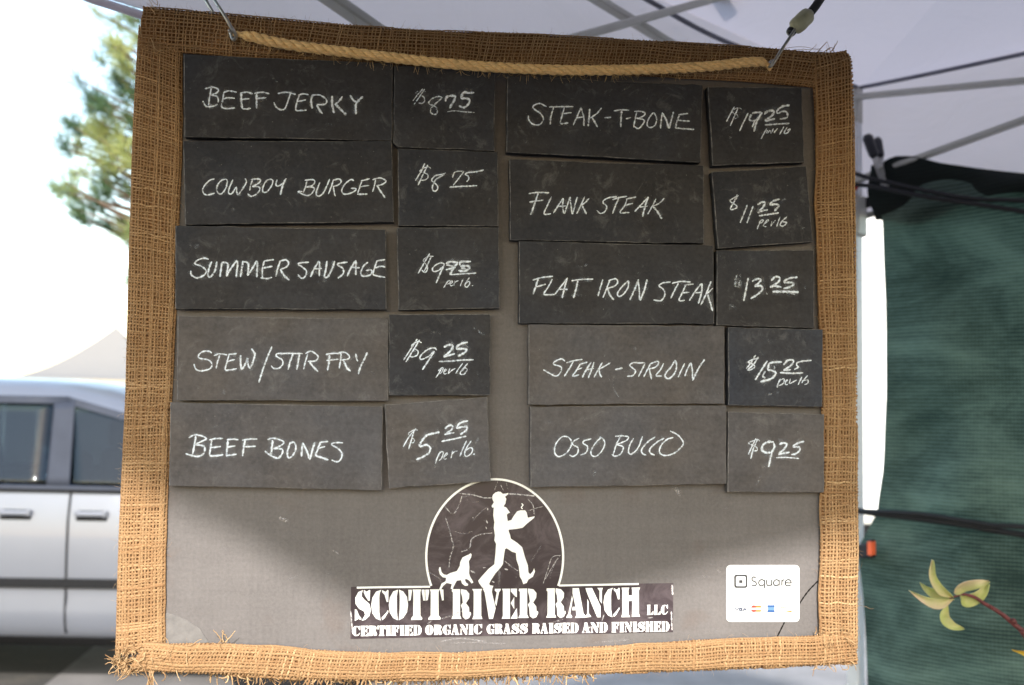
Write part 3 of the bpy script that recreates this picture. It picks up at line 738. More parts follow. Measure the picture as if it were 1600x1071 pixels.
name_tile([(826, 507.4), (1132, 509.7), (1132, 631.2), (826, 632.5)], [
 [[(265,175),(235,155),(180,180),(180,200),(235,220),(225,265),(195,290),(150,272),(95,240)]],
 [[(275,185),(330,170),(400,160)]], [[(330,175),(295,235),(258,292)]], [[(385,195),(350,250),(325,290),(375,280)]], [[(375,200),(440,180)]], [[(355,240),(400,225)]],
 [[(470,180),(430,240),(400,300)],18], [[(490,180),(470,245),(445,305)]], [[(425,240),(490,230)]],
 [[(555,185),(520,245),(490,300)]], [[(620,185),(570,215),(525,240)]], [[(530,240),(535,270),(550,300)]], [[(655,238),(715,228)],18],
 [[(860,190),(800,185),(770,205),(790,225),(815,250),(795,285),(750,292)]], [[(890,190),(865,240),(838,295)]], [[(830,188),(890,185)]],
 [[(935,190),(905,245),(878,298)]], [[(925,195),(985,175),(995,190),(970,220),(915,235)]], [[(925,235),(930,270),(940,315)],18],
 [[(1035,190),(1010,240),(975,285),(1020,290)]], [[(1125,165),(1095,215),(1050,270),(1050,300),(1080,308),(1125,260),(1135,200),(1125,165)],18],
 [[(1200,190),(1175,240),(1148,300)]], [[(1245,185),(1220,235),(1200,290)]], [[(1248,185),(1260,250),(1260,325)]], [[(1355,160),(1310,225),(1260,325)],18],
 [[(640,290),(640,350),(650,400),(685,450)],10,.35], [[(610,300),(615,350)],9,.3], [[(560,130),(585,128)],16,.4], [[(1440,430),(1470,420)],14,.2]], (830,530), 15, br,
 'brownish slate tile chalked STEAK-SIRLOIN')
name_tile([(828.4, 635.4), (1135, 633.6), (1135.3, 756.6), (829, 762)], [
 [[(290,165),(240,165),(190,225),(185,290),(215,318),(270,295),(310,240),(312,195),(290,165)]],
 [[(375,175),(330,200),(325,225),(365,250),(360,295),(325,318),(300,305)]], [[(470,180),(415,195),(405,215),(440,240),(430,285),(385,308)]],
 [[(545,170),(500,215),(468,275),(475,310),(510,315),(555,270),(575,215),(560,180),(535,165)]],
 [[(695,165),(665,225),(640,305)]], [[(655,160),(720,158),(760,165),(740,195),(665,225)]], [[(665,225),(715,240),(715,270),(690,305),(650,315),(630,300)]],
 [[(800,175),(770,230),(760,285),(785,298),(835,250),(870,160)]],
 [[(970,165),(915,200),(865,260),(870,295),(900,308)],16], [[(1040,175),(985,205),(930,255),(930,290),(965,308)],17],
 [[(1110,170),(1060,185),(1010,240),(1005,290),(1050,310),(1120,290),(1180,235),(1185,200),(1145,150),(1085,118)],16],
 [[(80,60),(110,55),(150,50)],20,.2], [[(415,0),(418,30)],8,.4]], (830,650), 14.5, br,
 'brownish slate tile chalked OSSO BUCCO, lowest on the right')
# prices
price_tile([(616, 102), (773.7, 113), (772.7, 236), (622, 230), (614.5, 223)], [
 [[(405,290),(320,390),(250,480)],24,.8], [[(435,295),(350,420),(270,535)],26,.8], [[(445,340),(420,320),(330,330),(295,360),(330,400)],22,.6], [[(390,400),(430,430),(430,490),(390,520),(340,510)],28,.8],
 [[(715,435),(660,410),(560,440),(500,500),(530,540),(590,560),(630,620),(620,680),(570,690),(525,650),(550,580),(620,510),(700,440)],30,.75],
 [[(760,490),(780,420),(850,400),(930,410)],50], [[(920,415),(880,500),(825,595)],50],
 [[(1210,350),(1120,355),(1040,350),(1000,440)],48], [[(1000,440),(1100,445),(1140,480),(1100,550),(1040,585),(970,555)],48], [[(790,650),(900,635),(1050,650),(1215,660)],22,.7]], (620,110), 30, dk,
 'dark price tile chalked $8.75 beside the BEEF JERKY tile, thick 75')
price_tile([(621.4, 232), (777.7, 238), (778.8, 353.6), (622.7, 353)], [
 [[(440,250),(380,380),(290,525)],25], [[(485,280),(410,430),(330,600)],27], [[(530,340),(500,310),(420,330),(360,375),(400,400)],22,.8], [[(420,400),(480,430),(485,480),(440,515),(380,520)],25],
 [[(765,405),(700,430),(600,450),(545,520),(590,560),(640,620),(620,680),(580,690),(555,650),(570,580),(620,500),(745,430)],28],
 [[(870,480),(900,400),(960,380),(1050,380)],24,.8], [[(1050,380),(960,500),(880,600)],25], [[(1360,360),(1220,390),(1110,400),(1070,430),(1110,450),(1125,500),(1090,545)],28],
 [[(820,628),(1000,615),(1255,605)],32], [[(1470,790),(1410,890)],26,.22], [[(1550,800),(1560,850)],30,.15]], (620,230), 26, dk,
 'dark price tile chalked $8.75 beside the COWBOY BURGER tile, thin 75')
price_tile([(620, 356), (779.5, 355.6), (780.8, 482), (622.7, 484.8)], [
 [[(515,265),(430,410),(330,580)],28], [[(540,310),(480,440),(420,555)],26], [[(575,310),(490,310),(415,365),(440,400)],20,.8], [[(440,410),(480,480),(465,540),(430,560),(390,520)],24],
 [[(750,430),(690,410),(600,450),(555,510),(580,545),(650,530),(720,470),(745,430)],28], [[(735,450),(680,570),(615,725)],34],
 [[(765,420),(840,395),(960,405)],42], [[(950,410),(880,500),(825,600)],48], [[(770,440),(850,460),(920,490)],36,.8], [[(765,520),(920,480)],40],
 [[(1160,390),(1000,395),(985,450)],44], [[(990,460),(1110,460),(1130,500),(1050,540),(960,530)],50], [[(1000,490),(1080,500)],46,.9], [[(840,595),(1000,585),(1240,570)],26],
 [[(800,690),(770,740),(730,800)],22], [[(790,700),(835,690),(820,730),(780,745)],18], [[(830,740),(870,715),(860,690),(830,740),(850,770),(880,755)],16], [[(905,690),(890,770)],20], [[(900,730),(930,700),(965,690)],18],
 [[(1040,660),(1010,720),(990,775)],22], [[(1135,640),(1080,720),(1065,770),(1100,790),(1140,730),(1120,700),(1080,730)],24], [[(1172,768),(1192,765)],22]], (620,370), 28, md,
 'price tile chalked $9.75 per lb. beside the SUMMER SAUSAGE tile')
price_tile([(607.4, 491.7), (766, 491), (766, 571), (763.5, 572), (766, 576), (766, 617.7), (608, 618)], [
 [[(420,200),(310,370),(205,530)],26], [[(455,215),(360,370),(240,560)],28], [[(490,260),(430,240),(340,290),(330,330)],24], [[(380,350),(430,390),(420,450),(350,480),(300,470)],26],
 [[(725,375),(690,340),(590,360),(490,440),(460,500),(500,515),(600,470),(680,390)],30], [[(690,390),(600,530),(500,680)],34],
 [[(835,330),(900,295),(970,300),(960,360),(880,440),(830,485)],46], [[(830,485),(900,460),(1010,430)],40], [[(1210,250),(1120,270),(1050,310),(1030,360)],46], [[(1030,360),(1130,350),(1190,370),(1150,420),(1050,470)],46],
 [[(755,550),(950,545),(1100,530),(1300,525)],32], [[(800,660),(760,730),(710,805)],24], [[(745,700),(800,650),(825,660),(800,720),(765,745)],20], [[(820,730),(870,690),(860,670),(830,720),(850,750),(880,735)],18],
 [[(930,660),(900,745)],24], [[(905,740),(960,690),(1015,660)],20], [[(1130,580),(1070,660),(1020,740)],22], [[(1210,580),(1130,670),(1090,740),(1150,750),(1200,680),(1160,650),(1120,700)],26]], (610,510), 28, md,
 'grey price tile chalked $9.25 per lb beside the STEW / STIR FRY tile')
price_tile([(601, 632.7), (761.4, 620.6), (767, 752.3), (608, 763.9)], [
 [[(400,300),(290,430),(200,585)],26], [[(370,330),(330,470),(285,620)],28], [[(430,325),(370,320),(280,380),(330,420)],20,.8], [[(340,440),(375,480),(360,520),(320,520)],22],
 [[(770,355),(680,375),(570,405),(500,480),(455,560),(465,585)],46], [[(460,585),(560,555),(620,600),(600,680),(510,740),(400,785)],44],
 [[(850,300),(920,250),(970,260),(960,310),(900,360),(845,395)],42], [[(845,395),(920,375),(1000,365)],34], [[(1215,180),(1130,195),(1070,230),(1030,300)],42], [[(1035,295),(1120,275),(1190,270),(1180,330),(1090,390)],42],
 [[(795,500),(950,470),(1185,420)],32], [[(780,660),(730,760),(705,845)],26], [[(740,720),(800,660),(825,680),(800,760),(760,800)],22], [[(830,750),(890,700),(880,680),(840,730),(840,780),(880,770)],20],
 [[(970,650),(960,710),(945,765)],22], [[(955,710),(1000,660),(1050,650)],20], [[(1190,490),(1130,620),(1085,735)],28], [[(1265,490),(1190,600),(1160,690),(1190,735),(1260,690),(1285,620),(1240,600),(1170,650)],26], [[(1295,705),(1318,692)],30]], (610,640), 30, br,
 'brownish price tile chalked $5.25 per lb. beside the BEEF BONES tile')
price_tile([(1106, 136), (1253, 137), (1257, 253.7), (1113.5, 259)], [
 [[(375,270),(310,390),(250,505)],26], [[(430,300),(370,430),(310,570)],24], [[(490,310),(430,290),(350,320),(360,370),(420,400),(420,440),(350,470)],24,.7], [[(590,370),(520,510),(455,650)],28],
 [[(800,360),(720,360),(650,380),(600,480)],42,.9], [[(600,480),(690,490),(760,430),(810,360)],40,.9], [[(790,380),(720,510),(680,660)],44], [[(690,490),(655,590)],30],
 [[(840,390),(900,340),(990,340),(960,410),(850,490)],46], [[(850,490),(920,480),(1010,460)],44], [[(1240,245),(1120,270),(1040,340),(1050,380)],44,.9], [[(1050,375),(1150,340),(1200,370),(1190,440),(1080,465)],42,.8],
 [[(850,555),(1000,545),(1240,530)],34], [[(880,610),(830,700),(790,775)],24], [[(850,640),(890,640),(870,690)],20], [[(890,690),(930,640),(940,690)],20], [[(985,610),(950,690)],24], [[(990,680),(1050,610)],28],
 [[(1150,580),(1080,705)],24], [[(1200,590),(1150,680),(1200,680),(1250,620),(1200,640)],26]], (1110,140), 26, dk,
 'dark price tile chalked $19.25 per lb beside the STEAK-T-BONE tile', .95)
price_tile([(1112, 269), (1260, 259.5), (1270, 378), (1122, 388.5)], [
 [[(420,240),(360,370),(310,470)],24], [[(440,260),(340,310),(310,350),(400,410),(410,450),(330,480),(320,440),(420,280)],28], [[(575,405),(520,550),(465,685)],30], [[(670,420),(620,550),(570,690)],30],
 [[(735,400),(800,365),(850,370),(830,430),(740,530)],44], [[(740,530),(800,500),(900,480)],40], [[(1080,315),(980,345),(925,410)],44], [[(930,405),(1030,395),(1065,430),(1000,500)],46],
 [[(755,575),(900,555),(1070,530)],36], [[(790,645),(750,730),(730,785)],24], [[(760,680),(800,640),(830,650),(780,700)],22], [[(820,720),(910,650),(890,640),(840,700),(830,740),(880,745)],22],
 [[(960,660),(945,740)],24], [[(945,730),(1020,640)],22], [[(1090,590),(1060,670),(1035,745)],24], [[(1195,590),(1120,660),(1090,720),(1140,735),(1190,680),(1130,670)],28]], (1110,280), 26, dk,
 'dark tilted price tile chalked $11.25 per lb beside the FLANK STEAK tile', .85)
price_tile([(1120, 391.6), (1272, 391), (1272.5, 513), (1119.8, 508.6)], [
 [[(320,290),(290,390),(290,490)],50,.45], [[(370,280),(350,390),(340,490)],50,.45], [[(395,400),(350,480),(300,480)],40,.45], [[(490,345),(460,510),(420,705)],36],
 [[(550,400),(620,365),(690,370),(650,430),(590,480)],42], [[(590,480),(690,470),(710,530),(640,600),(530,670)],44], [[(775,570),(788,605)],24,.6],
 [[(850,390),(910,330),(980,340),(960,410),(830,490)],44], [[(830,490),(900,470),(1010,490)],44], [[(1260,335),(1140,350),(1060,390),(1050,420)],40], [[(1050,420),(1180,420),(1190,460),(1100,500),(1040,510)],46],
 [[(870,560),(1060,560),(1280,570)],50], [[(1100,575),(1220,602)],40,.6]], (1120,400), 34, md,
 'price tile chalked $13.25 with a thick underline beside the FLAT IRON STEAK tile')
price_tile([(1138, 511.5), (1286, 515), (1285, 636), (1138, 633.5)], [
 [[(410,250),(320,390),(260,460)],30], [[(450,280),(370,400),(270,490)],32], [[(450,300),(370,320),(290,360),(370,400),(390,440),(330,480),(270,485)],28], [[(590,340),(500,480),(400,640)],38],
 [[(820,360),(700,365),(620,375)],44], [[(620,380),(590,480)],44], [[(590,480),(680,500),(720,540),(650,620),(480,670)],46], [[(560,500),(520,580),(560,610)],40,.8], [[(700,420),(690,480)],40,.6],
 [[(840,405),(910,335),(1000,340),(950,420),(840,490)],40], [[(840,490),(960,480)],38], [[(1280,335),(1150,345),(1060,370),(1050,410),(1075,440),(1010,475)],34], [[(785,525),(950,535),(1150,530)],36],
 [[(800,620),(760,690),(740,760)],30], [[(780,650),(850,620),(840,690),(770,730)],24], [[(860,690),(910,640),(880,650),(870,710),(910,710)],22], [[(950,620),(930,700)],24], [[(940,700),(1050,640)],24], [[(1130,590),(1070,715)],26],
 [[(1220,570),(1150,650),(1130,690)],24], [[(1140,650),(1220,640),(1220,690),(1170,715)],24]], (1140,530), 30, bl,
 'blue-grey price tile chalked $15.25 per lb beside the STEAK-SIRLOIN tile')
price_tile([(1138, 643.7), (1288, 647.6), (1287.5, 770), (1137, 769)], [
 [[(410,355),(350,480),(290,605)],26], [[(440,360),(370,520),(330,670)],28], [[(470,400),(440,370),(300,420),(340,450),(420,490),(430,540),(370,550)],26,.9],
 [[(690,410),(600,410),(520,460),(510,540),(580,580),(640,570)],50], [[(690,420),(700,490),(660,580),(610,800)],44],
 [[(770,450),(830,425),(890,440),(860,510),(760,600)],44], [[(760,600),(830,590),(940,570)],44], [[(1165,400),(1060,430),(985,480)],42], [[(985,485),(1080,490),(1100,530),(1040,590),(960,610)],42],
 [[(725,655),(880,650),(1085,668)],28], [[(680,630),(710,680)],40,.3], [[(580,680),(590,790)],50,.3]], (1140,650), 30, br,
 'brownish price tile chalked $9.25 beside the OSSO BUCCO tile')

# ------------------------------------------------------------------ marks on the panel
def pstroke(bufs, pts, w, inten, layer, seed): ribbon(bufs, pts, w, inten, 0.0, layer, seed)
t_ = NT('crack_line'); t_m = t_.done(t_.bsdf((.012, .010, .009), .9, 0, .1))
for i, pts in enumerate([[(1278,908),(1262,925),(1248,945)], [(1226,972),(1220,984),(1214,996)]]):
    bufs = ([], [], [], []); ribbon(bufs, pts, 2.2, 1.0, 0.0, .00012, i); V, E, I, F = bufs
    mesh('crack', np.array(V) - BO, F, t_m, board)
bufs = ([], [], [], []); g_ = random.Random(3)
for i, (pts, w, it) in enumerate([([(436,809),(450,815)],7,.5), ([(520,860),(530,866)],4,.3), ([(1055,762),(1062,770)],8,.4), ([(1050,760),(1064,776)],5,.35),
 ([(690,1002),(720,998),(760,1003)],3,.35), ([(700,1006),(740,1004),(790,1006)],2.5,.3), ([(930,1004),(960,1002),(985,1000)],2.5,.25), ([(350,850),(352,880)],6,.12), ([(1120,890),(1126,895)],4,.3),
 ([(450,905),(470,897)],5,.2), ([(785,600),(790,640)],9,.12), ([(800,450),(806,500)],10,.12)] +
 [([(x, y), (x + g_.uniform(-14, 14), y + g_.uniform(-5, 5))], g_.uniform(2, 6), g_.uniform(.06, .2)) for x, y in [(g_.uniform(270, 1265), g_.uniform(785, 985)) for _ in range(40)]]):
    pstroke(bufs, pts, w, it, .00014 + i * .000008, 50 + i)
V, E, I, F = bufs
tag(mesh('scuff_marks', np.array(V) - BO, F, M['scuff'], board, attrs={'edge': E, 'inten': I}), kind='stuff')
# pale broken-off corner at the lower left
V, F, _ = poly_prism([(255, 957), (270, 960), (290, 968), (312, 982), (326, 1004), (300, 1010), (252, 1010)], .00002, .0007, .0002, 0)
t_ = plain('pale_chipped_corner', (.160, .150, .147), .85, var=.15, scale=120, bump=.2)
mesh('corner_chip', V - BO, F, t_, board)

# ------------------------------------------------------------------ farm sticker
def flat(polys_px, off, origin):
    V = []; F = []
    for poly in polys_px:
        b = len(V); V += [BP(x, y, off) for x, y in poly]
        for tr in fillpoly(None, [(p[0], -p[1]) for p in poly]): F.append(tuple(b + i for i in tr))
    return np.array(V) - origin, F
def slab(poly_px, y0, y1):
    V = [BP(x, y, y0) for x, y in poly_px] + [BP(x, y, y1) for x, y in poly_px]; n = len(poly_px)
    F = [(i, (i + 1) % n, n + (i + 1) % n, n + i) for i in range(n)]
    for tr in fillpoly(None, [(p[0], -p[1]) for p in poly_px]):
        F.append(tuple(n + i for i in tr)); F.append(tuple(reversed(tr)))
    return np.array(V), F
S1 = 2.963
def z5(x, y): return (530 + x / S1, 740 + y / S1)
def ell(rx, ry, a0, a1, n, cx=720, cy=386): return [z5(cx + rx * math.cos(R_(a)), cy + ry * math.sin(R_(a))) for a in np.linspace(a0, a1, n)]
AE = 158.4; AS = 22
outline = [(548.5, 917.5), (558, 917)] + [z5(412, 522)] + ell(322, 364, 158.5, 381, 80) + [z5(1030, 515)] + [(1052, 911.5), (1051.5, 988), (547.5, 998.5)]
SO = BP(800, 992, 0)
V, F = slab(outline, .0001, .0006)
stk = mesh('farm_sticker', V, F, M['vinyl'], None, False, SO)
tag(stk, 'scratched black vinyl sticker with white walking man, dog and stencil lettering', 'sticker')
def band(poly, w):
    P = np.array(poly, float); T = np.gradient(P, axis=0); T /= np.linalg.norm(T, axis=1)[:, None]; N = np.stack([-T[:, 1], T[:, 0]], 1)
    return [tuple(p) for p in (P + N * w / 2)] + [tuple(p) for p in (P - N * w / 2)[::-1]]
arc = ell(317, 359, 158.0, 382, 90)
lb = [(557.5, 918.6), (600, 917.9), (672, 917.1)]; rb = [(873.5, 915.2), (940, 914.0), (998, 912.8)]
V, F = flat([band(arc, 3.4), band(lb, 3.0), band(rb, 3.0)], .00072, SO)
mesh('white_outline', V, F, M['vinyl_white'], stk)
z6 = lambda P: [(650 + x / 5.636, 740 + y / 5.636) for x, y in P]
man = [(672,205),(680,185),(700,168),(725,160),(745,163),(765,180),(790,178),(812,172),(810,185),(785,205),(795,225),(790,245),(788,265),(770,290),(795,300),(828,345),(808,355),(800,365),(808,420),(840,410),(860,375),(890,335),(920,325),(960,325),(975,345),(985,390),(1045,378),(1040,392),(975,445),(940,478),(880,490),(820,495),(815,505),(828,540),(835,575),(890,610),(935,650),(960,740),(985,810),(990,870),(1005,890),(1030,860),(1040,835),(1048,865),(1030,910),(990,935),(975,965),(945,975),(930,935),(915,910),(905,820),(885,760),(880,700),(845,690),(800,660),(785,665),(775,720),(765,800),(745,830),(700,880),(660,940),(645,970),(650,985),(682,990),(670,1020),(650,1030),(600,1020),(580,1000),(555,965),(548,945),(580,905),(640,840),(690,800),(700,700),(705,620),(690,590),(695,545),(685,480),(690,430),(680,370),(685,300),(672,302),(665,288),(685,255),(672,225)]
dog = [(200,850),(205,828),(215,825),(225,870),(245,890),(270,895),(300,878),(360,860),(385,815),(390,780),(410,740),(440,725),(465,715),(480,703),(490,715),(485,740),(465,775),(470,820),(468,880),(475,905),(495,940),(505,960),(490,970),(470,945),(445,930),(430,935),(440,960),(460,975),(455,990),(430,990),(405,970),(395,940),(360,945),(345,970),(330,1000),(325,1020),(305,1015),(315,975),(270,965),(240,990),(225,1015),(215,1040),(205,1020),(225,970),(260,950),(265,920),(235,915),(210,890)]
V, F = flat([z6(man), z6(band(catmull([(930,265),(942,280),(928,298),(938,314)], 6), 9))], .00074, SO); mesh('walking_figure', V, F, M['vinyl_white'], stk)
V, F = flat([z6(dog)], .00074, SO); mesh('dog_figure', V, F, M['vinyl_white'], stk)
def nrm(box, polys):
    x0, y0, x1, y1 = box
    return [[((x - x0) / (x1 - x0), (y - y0) / (y1 - y0)) for x, y in p] for p in polys]
GL = {
 'S': nrm((85,165,322,620), [[(210,165),(140,195),(95,280),(100,370),(150,440),(220,480),(238,530),(188,618),(240,605),(300,550),(322,460),(300,370),(230,310),(190,260),(190,215)], [(222,165),(260,190),(300,165),(312,170),(305,325),(285,325),(240,255),(218,200)], [(90,450),(115,455),(150,540),(182,580),(182,605),(140,590),(90,620)]]),
 'C': nrm((328,165,585,620), [[(478,165),(400,190),(345,280),(328,390),(345,510),(400,590),(468,618),(460,580),(447,500),(447,280),(455,210)], [(490,170),(540,195),(570,165),(583,175),(580,345),(555,345),(525,240),(488,200)], [(490,615),(530,580),(582,490),(575,465),(545,510),(482,575)]]),
 'O': nrm((585,165,872,615), [[(722,165),(650,190),(600,280),(585,390),(600,500),(650,580),(718,614),(706,500),(706,260)], [(738,165),(800,190),(855,270),(872,390),(855,500),(800,580),(733,614),(746,500),(748,270)]]),
 'T': nrm((872,160,1120,605), [[(937,160),(1062,160),(1052,200),(1052,540),(1080,578),(1075,602),(915,602),(918,575),(947,540),(947,200)], [(875,163),(925,163),(925,200),(908,315),(878,325)], [(1072,163),(1115,163),(1120,320),(1098,325),(1075,210)]]),
 'R': nrm((50,150,340,598), [[(60,150),(178,150),(178,540),(200,588),(50,588),(72,540),(72,200),(55,180)], [(192,150),(270,165),(315,220),(310,290),(265,360),(310,420),(315,500),(332,488),(340,520),(310,580),(260,598),(218,560),(210,450),(190,390),(218,350),(208,260),(190,200)]]),
 'I': nrm((355,150,505,590), [[(355,150),(500,150),(488,190),(488,540),(505,588),(358,588),(377,540),(377,190)]]),
 'V': nrm((515,150,775,585), [[(515,150),(652,150),(645,190),(700,430),(660,583),(605,583),(540,200)], [(688,150),(775,150),(770,175),(750,200),(710,400),(690,350),(715,200),(688,178)]]),
 'E': nrm((790,150,1022,585), [[(795,150),(912,150),(912,583),(790,583),(807,540),(807,190)], [(924,150),(1015,150),(1015,275),(990,262),(924,190)], [(924,360),(975,270),(975,445)], [(922,583),(945,545),(1015,430),(1022,583)]]),
 'F': nrm((790,150,1022,585), [[(795,150),(912,150),(912,540),(935,583),(790,583),(807,540),(807,190)], [(924,150),(1018,150),(1018,300),(990,280),(924,190)], [(924,370),(980,270),(980,470)]]),
 'A': nrm((265,145,505,490), [[(340,145),(415,145),(470,440),(505,478),(490,490),(370,490),(385,460),(380,402),(335,402),(342,362),(375,362),(340,205)], [(332,230),(343,270),(312,440),(335,472),(330,489),(265,489),(270,470),(290,440),(330,250)]]),
 'N': nrm((490,145,700,490), [[(490,145),(570,145),(672,360),(672,487),(632,487),(522,235),(500,180)], [(512,270),(530,310),(530,440),(560,480),(495,488),(495,470),(512,440)], [(632,145),(700,145),(688,180),(688,330),(660,290),(660,180)]]),
 'H': nrm((920,145,1145,487), [[(925,145),(1016,145),(1006,180),(1006,450),(1025,487),(920,487),(932,450),(932,180)], [(1010,235),(1046,235),(1046,300),(1010,300)], [(1045,145),(1145,145),(1130,180),(1130,450),(1145,482),(1045,485),(1050,450),(1050,180)]]),
 'D': [[(.02,0),(.42,0),(.42,1),(0,1),(.07,.9),(.07,.1)], [(.50,0),(.8,.06),(1,.32),(1,.68),(.8,.94),(.50,1),(.60,.8),(.60,.2)]],
 'G': [[(.56,0),(.3,.06),(.08,.25),(0,.5),(.08,.75),(.3,.94),(.54,1),(.46,.75),(.46,.25)], [(.62,.01),(.82,.07),(.92,0),(.97,.01),(.97,.38),(.88,.38),(.75,.16),(.62,.08)], [(.56,.52),(1,.52),(.95,.62),(.95,.95),(.85,.9),(.62,1),(.62,.9),(.68,.85),(.68,.62)]],
 'L': [[(0,0),(.55,0),(.5,.1),(.5,1),(0,1),(.08,.9),(.08,.1)], [(.56,1),(.62,.92),(1,.62),(1,1)]],
}
def word(chars, boxes):
    out = []
    for ch, (x0, x1, yt0, yb0, yt1, yb1) in zip(chars, boxes):
        for p in GL[ch]:
            q = []
            for u, v in p:
                yt = yt0 + (yt1 - yt0) * u; yb = yb0 + (yb1 - yb0) * u
                q.append((x0 + (x1 - x0) * u, yt + (yb - yt) * v))
            out.append(q)
    return out
top = lambda x: 922.3 - (x - 554) * .0089; bot = lambda x: 970.6 - (x - 554) * .0143
big = []
for ch, x0, x1 in [('S',554,579.5),('C',580,607.3),('O',607.5,637.6),('T',637.8,664),('T',664.2,693.3),('R',705.3,736),('I',737.7,753.7),('V',754.5,782.5),('E',784,808.4),('R',810,841),('R',853.3,884),('A',884.8,916.3),('N',914.8,942),('C',943,968.5),('H',970.7,1000.2)]:
    big += word([ch], [(x0, x1, top(x0), bot(x0), top(x1), bot(x1))])
for ch, x0, x1 in [('L',1010.8,1020.8),('L',1022,1031.8),('C',1032.6,1043.6)]:
    big += word([ch], [(x0, x1, 945.6, 961.2, 945, 960.6)])
wt = lambda x: 978.5 - (x - 550) * .0150; wb = lambda x: 994.6 - (x - 550) * .0150
for w_, x0, x1 in [('CERTIFIED',549.8,658.7),('ORGANIC',664,753.5),('GRASS',759.8,825),('RAISED',831,904),('AND',909,949.5),('FINISHED',955,1046)]:
    ws = [.62 if c == 'I' else 1.0 for c in w_]; k = (x1 - x0) / sum(ws); x = x0
    for c, q in zip(w_, ws):
        a, b = x + .35, x + k * q - .15; x += k * q
        big += word([c], [(a, b, wt(a), wb(a), wt(b), wb(b))])
V, F = flat(big, .00072, SO); mesh('stencil_lettering', V, F, M['vinyl_white'], stk)
bufs = ([], [], [], [])
zz = lambda P: z6(P)
sc_l = [([(370,175),(500,190),(600,215),(670,215)],14,.8), ([(250,285),(320,355),(370,300),(405,200)],14,.7), ([(258,385),(290,480),(320,600),(330,640),(300,740),(290,830)],14,.7),
 ([(810,180),(900,185),(1000,195),(1060,200)],16,.8), ([(985,225),(1030,280),(1040,360)],10,.7), ([(990,330),(1060,305),(1120,292)],10,.7), ([(400,690),(470,660),(490,580),(560,540),(670,525)],14,.7),
 ([(780,770),(840,820),(900,860)],14,.6), ([(1280,720),(1200,740),(1160,850),(1120,970)],8,.8), ([(1250,740),(1190,840),(1140,930)],6,.8), ([(1265,730),(1220,800),(1180,900)],6,.7), ([(735,830),(735,1000)],30,.35),
 ([(100,860),(200,920),(220,960)],16,.5), ([(340,510),(420,530),(500,510)],10,.5), ([(720,70),(690,150)],8,.7), ([(735,80),(770,150)],8,.7), ([(790,70),(810,140)],8,.7), ([(500,420),(560,350),(620,300)],8,.6),
 ([(410,210),(480,190),(520,200)],10,.5), ([(440,260),(560,250)],8,.4), ([(1010,780),(1060,700),(1100,640)],8,.4), ([(620,415),(630,440)],20,1.1), ([(615,470),(622,490)],12,1.0), ([(500,385),(505,395)],14,1.0), ([(630,305),(632,325)],12,1.0),
 ([(780,840),(810,850)],18,1.0), ([(590,830),(615,830)],14,.9), ([(480,855),(520,880)],22,.8), ([(670,950),(690,960)],16,.9)]
for i, (p, w, it) in enumerate(sc_l): ribbon(bufs, zz(p), w / 5.636, it * .75, 0, .00078 + i * 1e-5, 900 + i)
for i, (p, w, it) in enumerate([([(690,967),(705,962),(722,955)],3,.6), ([(668,975),(675,970)],3,.5), ([(548,955),(551,990)],3,.7), ([(1050,914),(1051,930)],4,.9), ([(1049,955),(1050,985)],3,.8), ([(912,984),(930,978)],3,.6), ([(855,975),(880,968)],3,.4), ([(940,972),(944,960)],2,.6), ([(1012,966),(1020,965)],2,.6)]):
    ribbon(bufs, p, w, it * .8, 0, .0012 + i * 1e-5, 950 + i)
V, E, I, F = bufs; tag(mesh('scratches', np.array(V) - SO, F, M['scuff'], stk, attrs={'edge': E, 'inten': I}), kind='stuff')

# ------------------------------------------------------------------ card-payment sticker
zc = lambda P: [(1120 + x / 8.927, 870 + y / 8.927) for x, y in P]
def rrect(x0, y0, x1, y1, r, n=8):
    o = []
    for cx, cy, a in ((x1 - r, y0 + r, -90), (x1 - r, y1 - r, 0), (x0 + r, y1 - r, 90), (x0 + r, y0 + r, 180)):
        o += [(cx + r * math.cos(R_(a + 90 * i / n)), cy + r * math.sin(R_(a + 90 * i / n))) for i in range(n + 1)]
    return o
PO = BP(1192, 972, 0)
V, F = slab(zc(rrect(131, 117, 1155, 912, 62)), .0001, .0007)
card = mesh('payment_sticker', V, F, M['card_white'], None, False, PO)
tag(card, 'white rounded card-payment sticker with small coloured card logos', 'sticker')
ring = zc(rrect(242, 252, 428, 438, 34)); ring2 = zc(rrect(268, 276, 404, 412, 18))
V = np.array([BP(*p, .00078) for p in ring] + [BP(*p, .00078) for p in ring2]) - PO; n_ = len(ring)
mesh('square_logo', np.vstack([V, np.array([BP(*p, .00078) for p in zc(rrect(311, 328, 359, 370, 4, 2))]) - PO]),
     [(i, (i + 1) % n_, n_ + (i + 1) % n_, n_ + i) for i in range(n_)] + [tuple(range(2 * n_, 2 * n_ + 12))], M['ink_grey'], card)
def lines(name, strokes, w, mat):
    polys = [band(zc(catmull(s_, 6)) if len(s_) > 2 and sm else zc(s_), w / 8.927) for s_, sm in strokes]
    V, F = flat([], .0008, PO) if not polys else (None, None)
    VV = []; FF = []
    for k, p in enumerate(polys):
        b = len(VV); m = len(p) // 2; VV += [BP(x, y, .0010 + k * 4e-6) for x, y in p]
        FF += [(b + i, b + i + 1, b + 2 * m - 2 - i, b + 2 * m - 1 - i) for i in range(m - 1)]
    return mesh(name, np.array(VV) - PO, FF, M[mat], card)
